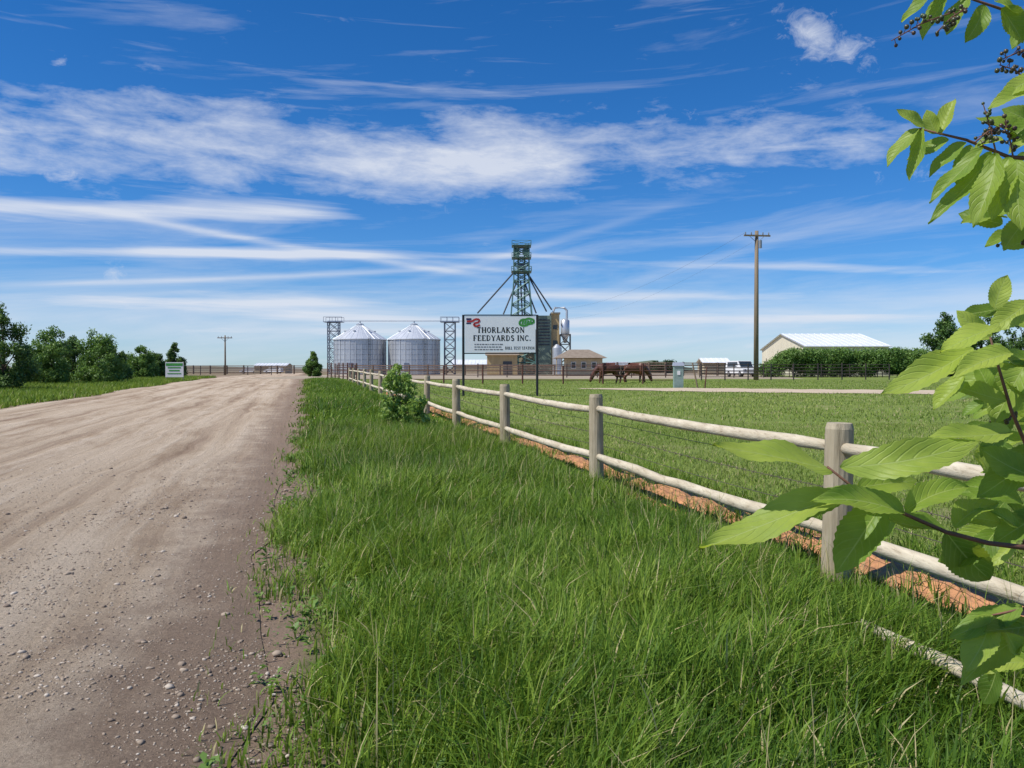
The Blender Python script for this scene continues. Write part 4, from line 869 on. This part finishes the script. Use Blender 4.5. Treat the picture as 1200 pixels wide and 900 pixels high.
def raceme(u0,v0,u1,v1,d,n=16):
    a=P(u0,v0,d); b=P(u1,v1,d); st=MB(); st.tube([a,a.lerp(b,.5)+Vector((0,0,.004)),b],[.0012,.001,.0006],5); bm=MB()
    for i in range(n):
        t=.15+.85*i/n; q=a.lerp(b,t)+Vector((0,0,.004*math.sin(math.pi*t))); dr=Vector((random.uniform(-1,1),random.uniform(-1,1),random.uniform(-1,1))).normalized()*.009; st.tube([q,q+dr],.0005,4)
        r_=random.uniform(.0022,.0036); c=q+dr
        bm.tube([c+Vector((0,0,-r_)),c+Vector((0,0,-r_*.6)),c,c+Vector((0,0,r_*.6)),c+Vector((0,0,r_))],[r_*.1,r_*.8,r_,r_*.8,r_*.1],8)
    s_=st.build('berry_stalk',M['twig'],bush); bm.build('berries',M['berry'],s_,smooth=True)
for q in ((1110,18,1042,50),(1130,12,1095,40),(1200,95,1168,78),(1215,60,1170,72),(1165,180,1150,125),(1185,185,1175,140),(1140,168,1170,150),(1205,280,1172,285),(1190,480,1165,500),(1200,640,1215,600)): raceme(*q,1.14)
# ---------- world sky
w=bpy.data.worlds.new("World"); sc.world=w; w.use_nodes=True; nt=w.node_tree; L=nt.links.new
bg=nt.nodes['Background']; bg.inputs[1].default_value=.12
SEL,SAZ=R(54),R(-112)
sky=N(nt,'ShaderNodeTexSky',sky_type='NISHITA'); sky.sun_disc=False; sky.sun_elevation=SEL; sky.sun_rotation=SAZ; sky.air_density=1.0; sky.dust_density=.3; sky.ozone_density=3; sky.altitude=1000
def mt(op,*a,clamp=False):
    n=N(nt,'ShaderNodeMath',operation=op); n.use_clamp=clamp
    for i,x in enumerate(a):
        if isinstance(x,(int,float)): n.inputs[i].default_value=x
        else: L(x,n.inputs[i])
    return n.outputs[0]
tc=N(nt,'ShaderNodeTexCoord'); sp=N(nt,'ShaderNodeSeparateXYZ'); L(tc.outputs['Generated'],sp.inputs[0])
az=mt('ARCTAN2',sp.outputs[0],sp.outputs[1]); el=mt('ARCSINE',sp.outputs[2])
def noise(sx_,sz_,scale,det,ro,seed,dist=0,shear=0):
    c=N(nt,'ShaderNodeCombineXYZ'); L(mt('MULTIPLY',az,sx_),c.inputs[0]); L(mt('MULTIPLY_ADD',az,shear,mt('MULTIPLY',el,sz_)),c.inputs[1]); c.inputs[2].default_value=seed
    n=N(nt,'ShaderNodeTexNoise',i_Scale=scale,i_Detail=det,i_Roughness=ro,i_Distortion=dist); L(c.outputs[0],n.inputs['Vector']); return n.outputs[0]
def AZ(u): return math.atan((u-600)/F)
def EL(u,v): return math.atan((HV-v)/F*math.cos(AZ(u)))
warp=noise(5,8,1,3,.5,9.1)
def band(u0,v0,u1,v1,sig,fade=40,wp=.0,amp=1):
    a0,a1=AZ(u0),AZ(u1); e0,e1=EL(u0,v0),EL(u1,v1); k=(e1-e0)/(a1-a0)
    line=mt('MULTIPLY_ADD',az,k,e0-k*a0); d=mt('SUBTRACT',el,line)
    if wp: d=mt('ADD',d,mt('MULTIPLY',mt('SUBTRACT',warp,.5),wp))
    q=mt('MULTIPLY',d,1/(sig/F)); gse=mt('EXPONENT',mt('MULTIPLY',mt('MULTIPLY',q,q),-1.0))
    def ss(x,lo,hi):
        m_=N(nt,'ShaderNodeMapRange',interpolation_type='SMOOTHSTEP'); L(x,m_.inputs[0]); m_.inputs[1].default_value=lo; m_.inputs[2].default_value=hi; return m_.outputs[0]
    f_=fade/F; r_=gse
    if u0>-100: r_=mt('MULTIPLY',r_,ss(az,a0-f_,a0+f_))
    if u1<1300: r_=mt('MULTIPLY',r_,mt('SUBTRACT',1,ss(az,a1-f_,a1+f_)))
    return mt('MULTIPLY',r_,amp)
def addm(l):
    o=l[0]
    for x in l[1:]: o=mt('ADD',o,x)
    return o
puffy=noise(8,26,1.7,13,.64,2.3,.2,.8)
streak=noise(2.2,42,1.0,9,.6,5.7,.3,.6)
streak2=noise(2.8,26,1.2,11,.62,11.7,.4,-1.6)
def thr(n,m,lo,wd):
    x=mt('SUBTRACT',mt('ADD',n,m),lo); return mt('MULTIPLY',x,1/wd,clamp=True)
mA=addm([band(-200,130,620,188,44,90,.05,.40),band(560,168,1040,155,38,90,.05,.36),band(100,115,330,140,22,60,.03,.14),band(380,190,680,212,26,70,.02,.2)])
dA=mt('MULTIPLY',thr(puffy,mA,.66,.5),.95)
mB=addm([band(-200,232,400,248,12,70,.012,.48),band(-200,288,420,296,6,120,.006,.36),band(150,292,620,300,5,80,.006,.28),band(600,300,1100,316,6,80,.01,.26),band(300,372,1100,372,8,100,.008,.28),band(50,352,420,356,7,80,.008,.26),band(620,345,1100,352,6,80,.01,.24),band(150,385,700,392,6,80,.006,.24)])
dB=thr(streak,mB,.62,.4)
veil=addm([band(-300,290,1500,290,70,60,0,.13),band(-300,385,1500,385,46,60,0,.36)])
dC=mt('MULTIPLY',thr(streak2,veil,.55,.5),.7)
mD=addm([band(150,255,560,322,4,50,.004,.6),band(60,332,520,314,3,60,.004,.5),band(480,330,760,250,5,60,.008,.25),band(740,330,1000,255,6,60,.008,.2),band(420,296,600,318,3,40,.004,.35)])
dD=mt('MULTIPLY',mt('MULTIPLY',mD,mt('ADD',streak2,.45)),.85)
def blob(u,v,ru,rv,amp,rot=0):
    a=mt('SUBTRACT',az,AZ(u)); e=mt('SUBTRACT',el,EL(u,v)); c_,s_=math.cos(rot),math.sin(rot)
    p=mt('ADD',mt('MULTIPLY',a,c_),mt('MULTIPLY',e,s_)); q=mt('SUBTRACT',mt('MULTIPLY',e,c_),mt('MULTIPLY',a,s_))
    p=mt('MULTIPLY',p,F/ru); q=mt('MULTIPLY',q,F/rv)
    return mt('MULTIPLY',mt('EXPONENT',mt('MULTIPLY',mt('ADD',mt('MULTIPLY',p,p),mt('MULTIPLY',q,q)),-1.0)),amp)
puff2=noise(16,22,2.4,11,.68,7.7,.5)
mE=addm([blob(978,58,50,22,.36,R(-20)),blob(943,28,24,26,.24,R(-60)),blob(78,209,28,9,.3),blob(135,318,18,14,.22),blob(1060,205,55,14,.22),blob(75,75,12,7,.25),blob(800,140,60,18,.12)])
dE=thr(puff2,mE,.68,.5)
den=mt('MINIMUM',addm([dA,dB,dC,dD,dE]),1.0)
den=mt('MULTIPLY',den,.88)
tint=N(nt,'ShaderNodeMix',data_type='RGBA',blend_type='MULTIPLY'); tint.inputs[0].default_value=1; tint.inputs[7].default_value=(.60,.79,1.06,1); L(sky.outputs[0],tint.inputs[6])
hs=N(nt,'ShaderNodeHueSaturation'); hs.inputs['Saturation'].default_value=1.16; hs.inputs['Value'].default_value=.95; L(tint.outputs[2],hs.inputs['Color'])
mx=N(nt,'ShaderNodeMix',data_type='RGBA'); L(den,mx.inputs[0]); L(hs.outputs[0],mx.inputs[6]); mx.inputs[7].default_value=(6.2,6.55,7.3,1)
L(mx.outputs[2],bg.inputs[0])
# ---------- sun, camera
sd=bpy.data.lights.new('sun','SUN'); sd.energy=5; sd.angle=R(.5); sd.color=(1,.955,.88); so=bpy.data.objects.new('sun',sd); col.objects.link(so)
dirv=Vector((math.sin(SAZ)*math.cos(SEL),math.cos(SAZ)*math.cos(SEL),math.sin(SEL))); so.rotation_euler=dirv.to_track_quat('Z','Y').to_euler()
cam=bpy.data.cameras.new('camera'); co=bpy.data.objects.new('camera',cam); col.objects.link(co); cam.sensor_width=36; cam.lens=36*F/1200; cam.clip_end=9000; cam.clip_start=.05
co.location=(0,0,H); co.rotation_euler=(R(90)-math.atan(15/F),0,0); sc.camera=co
sc.view_settings.view_transform='Standard'; sc.view_settings.look='None'; sc.view_settings.exposure=0
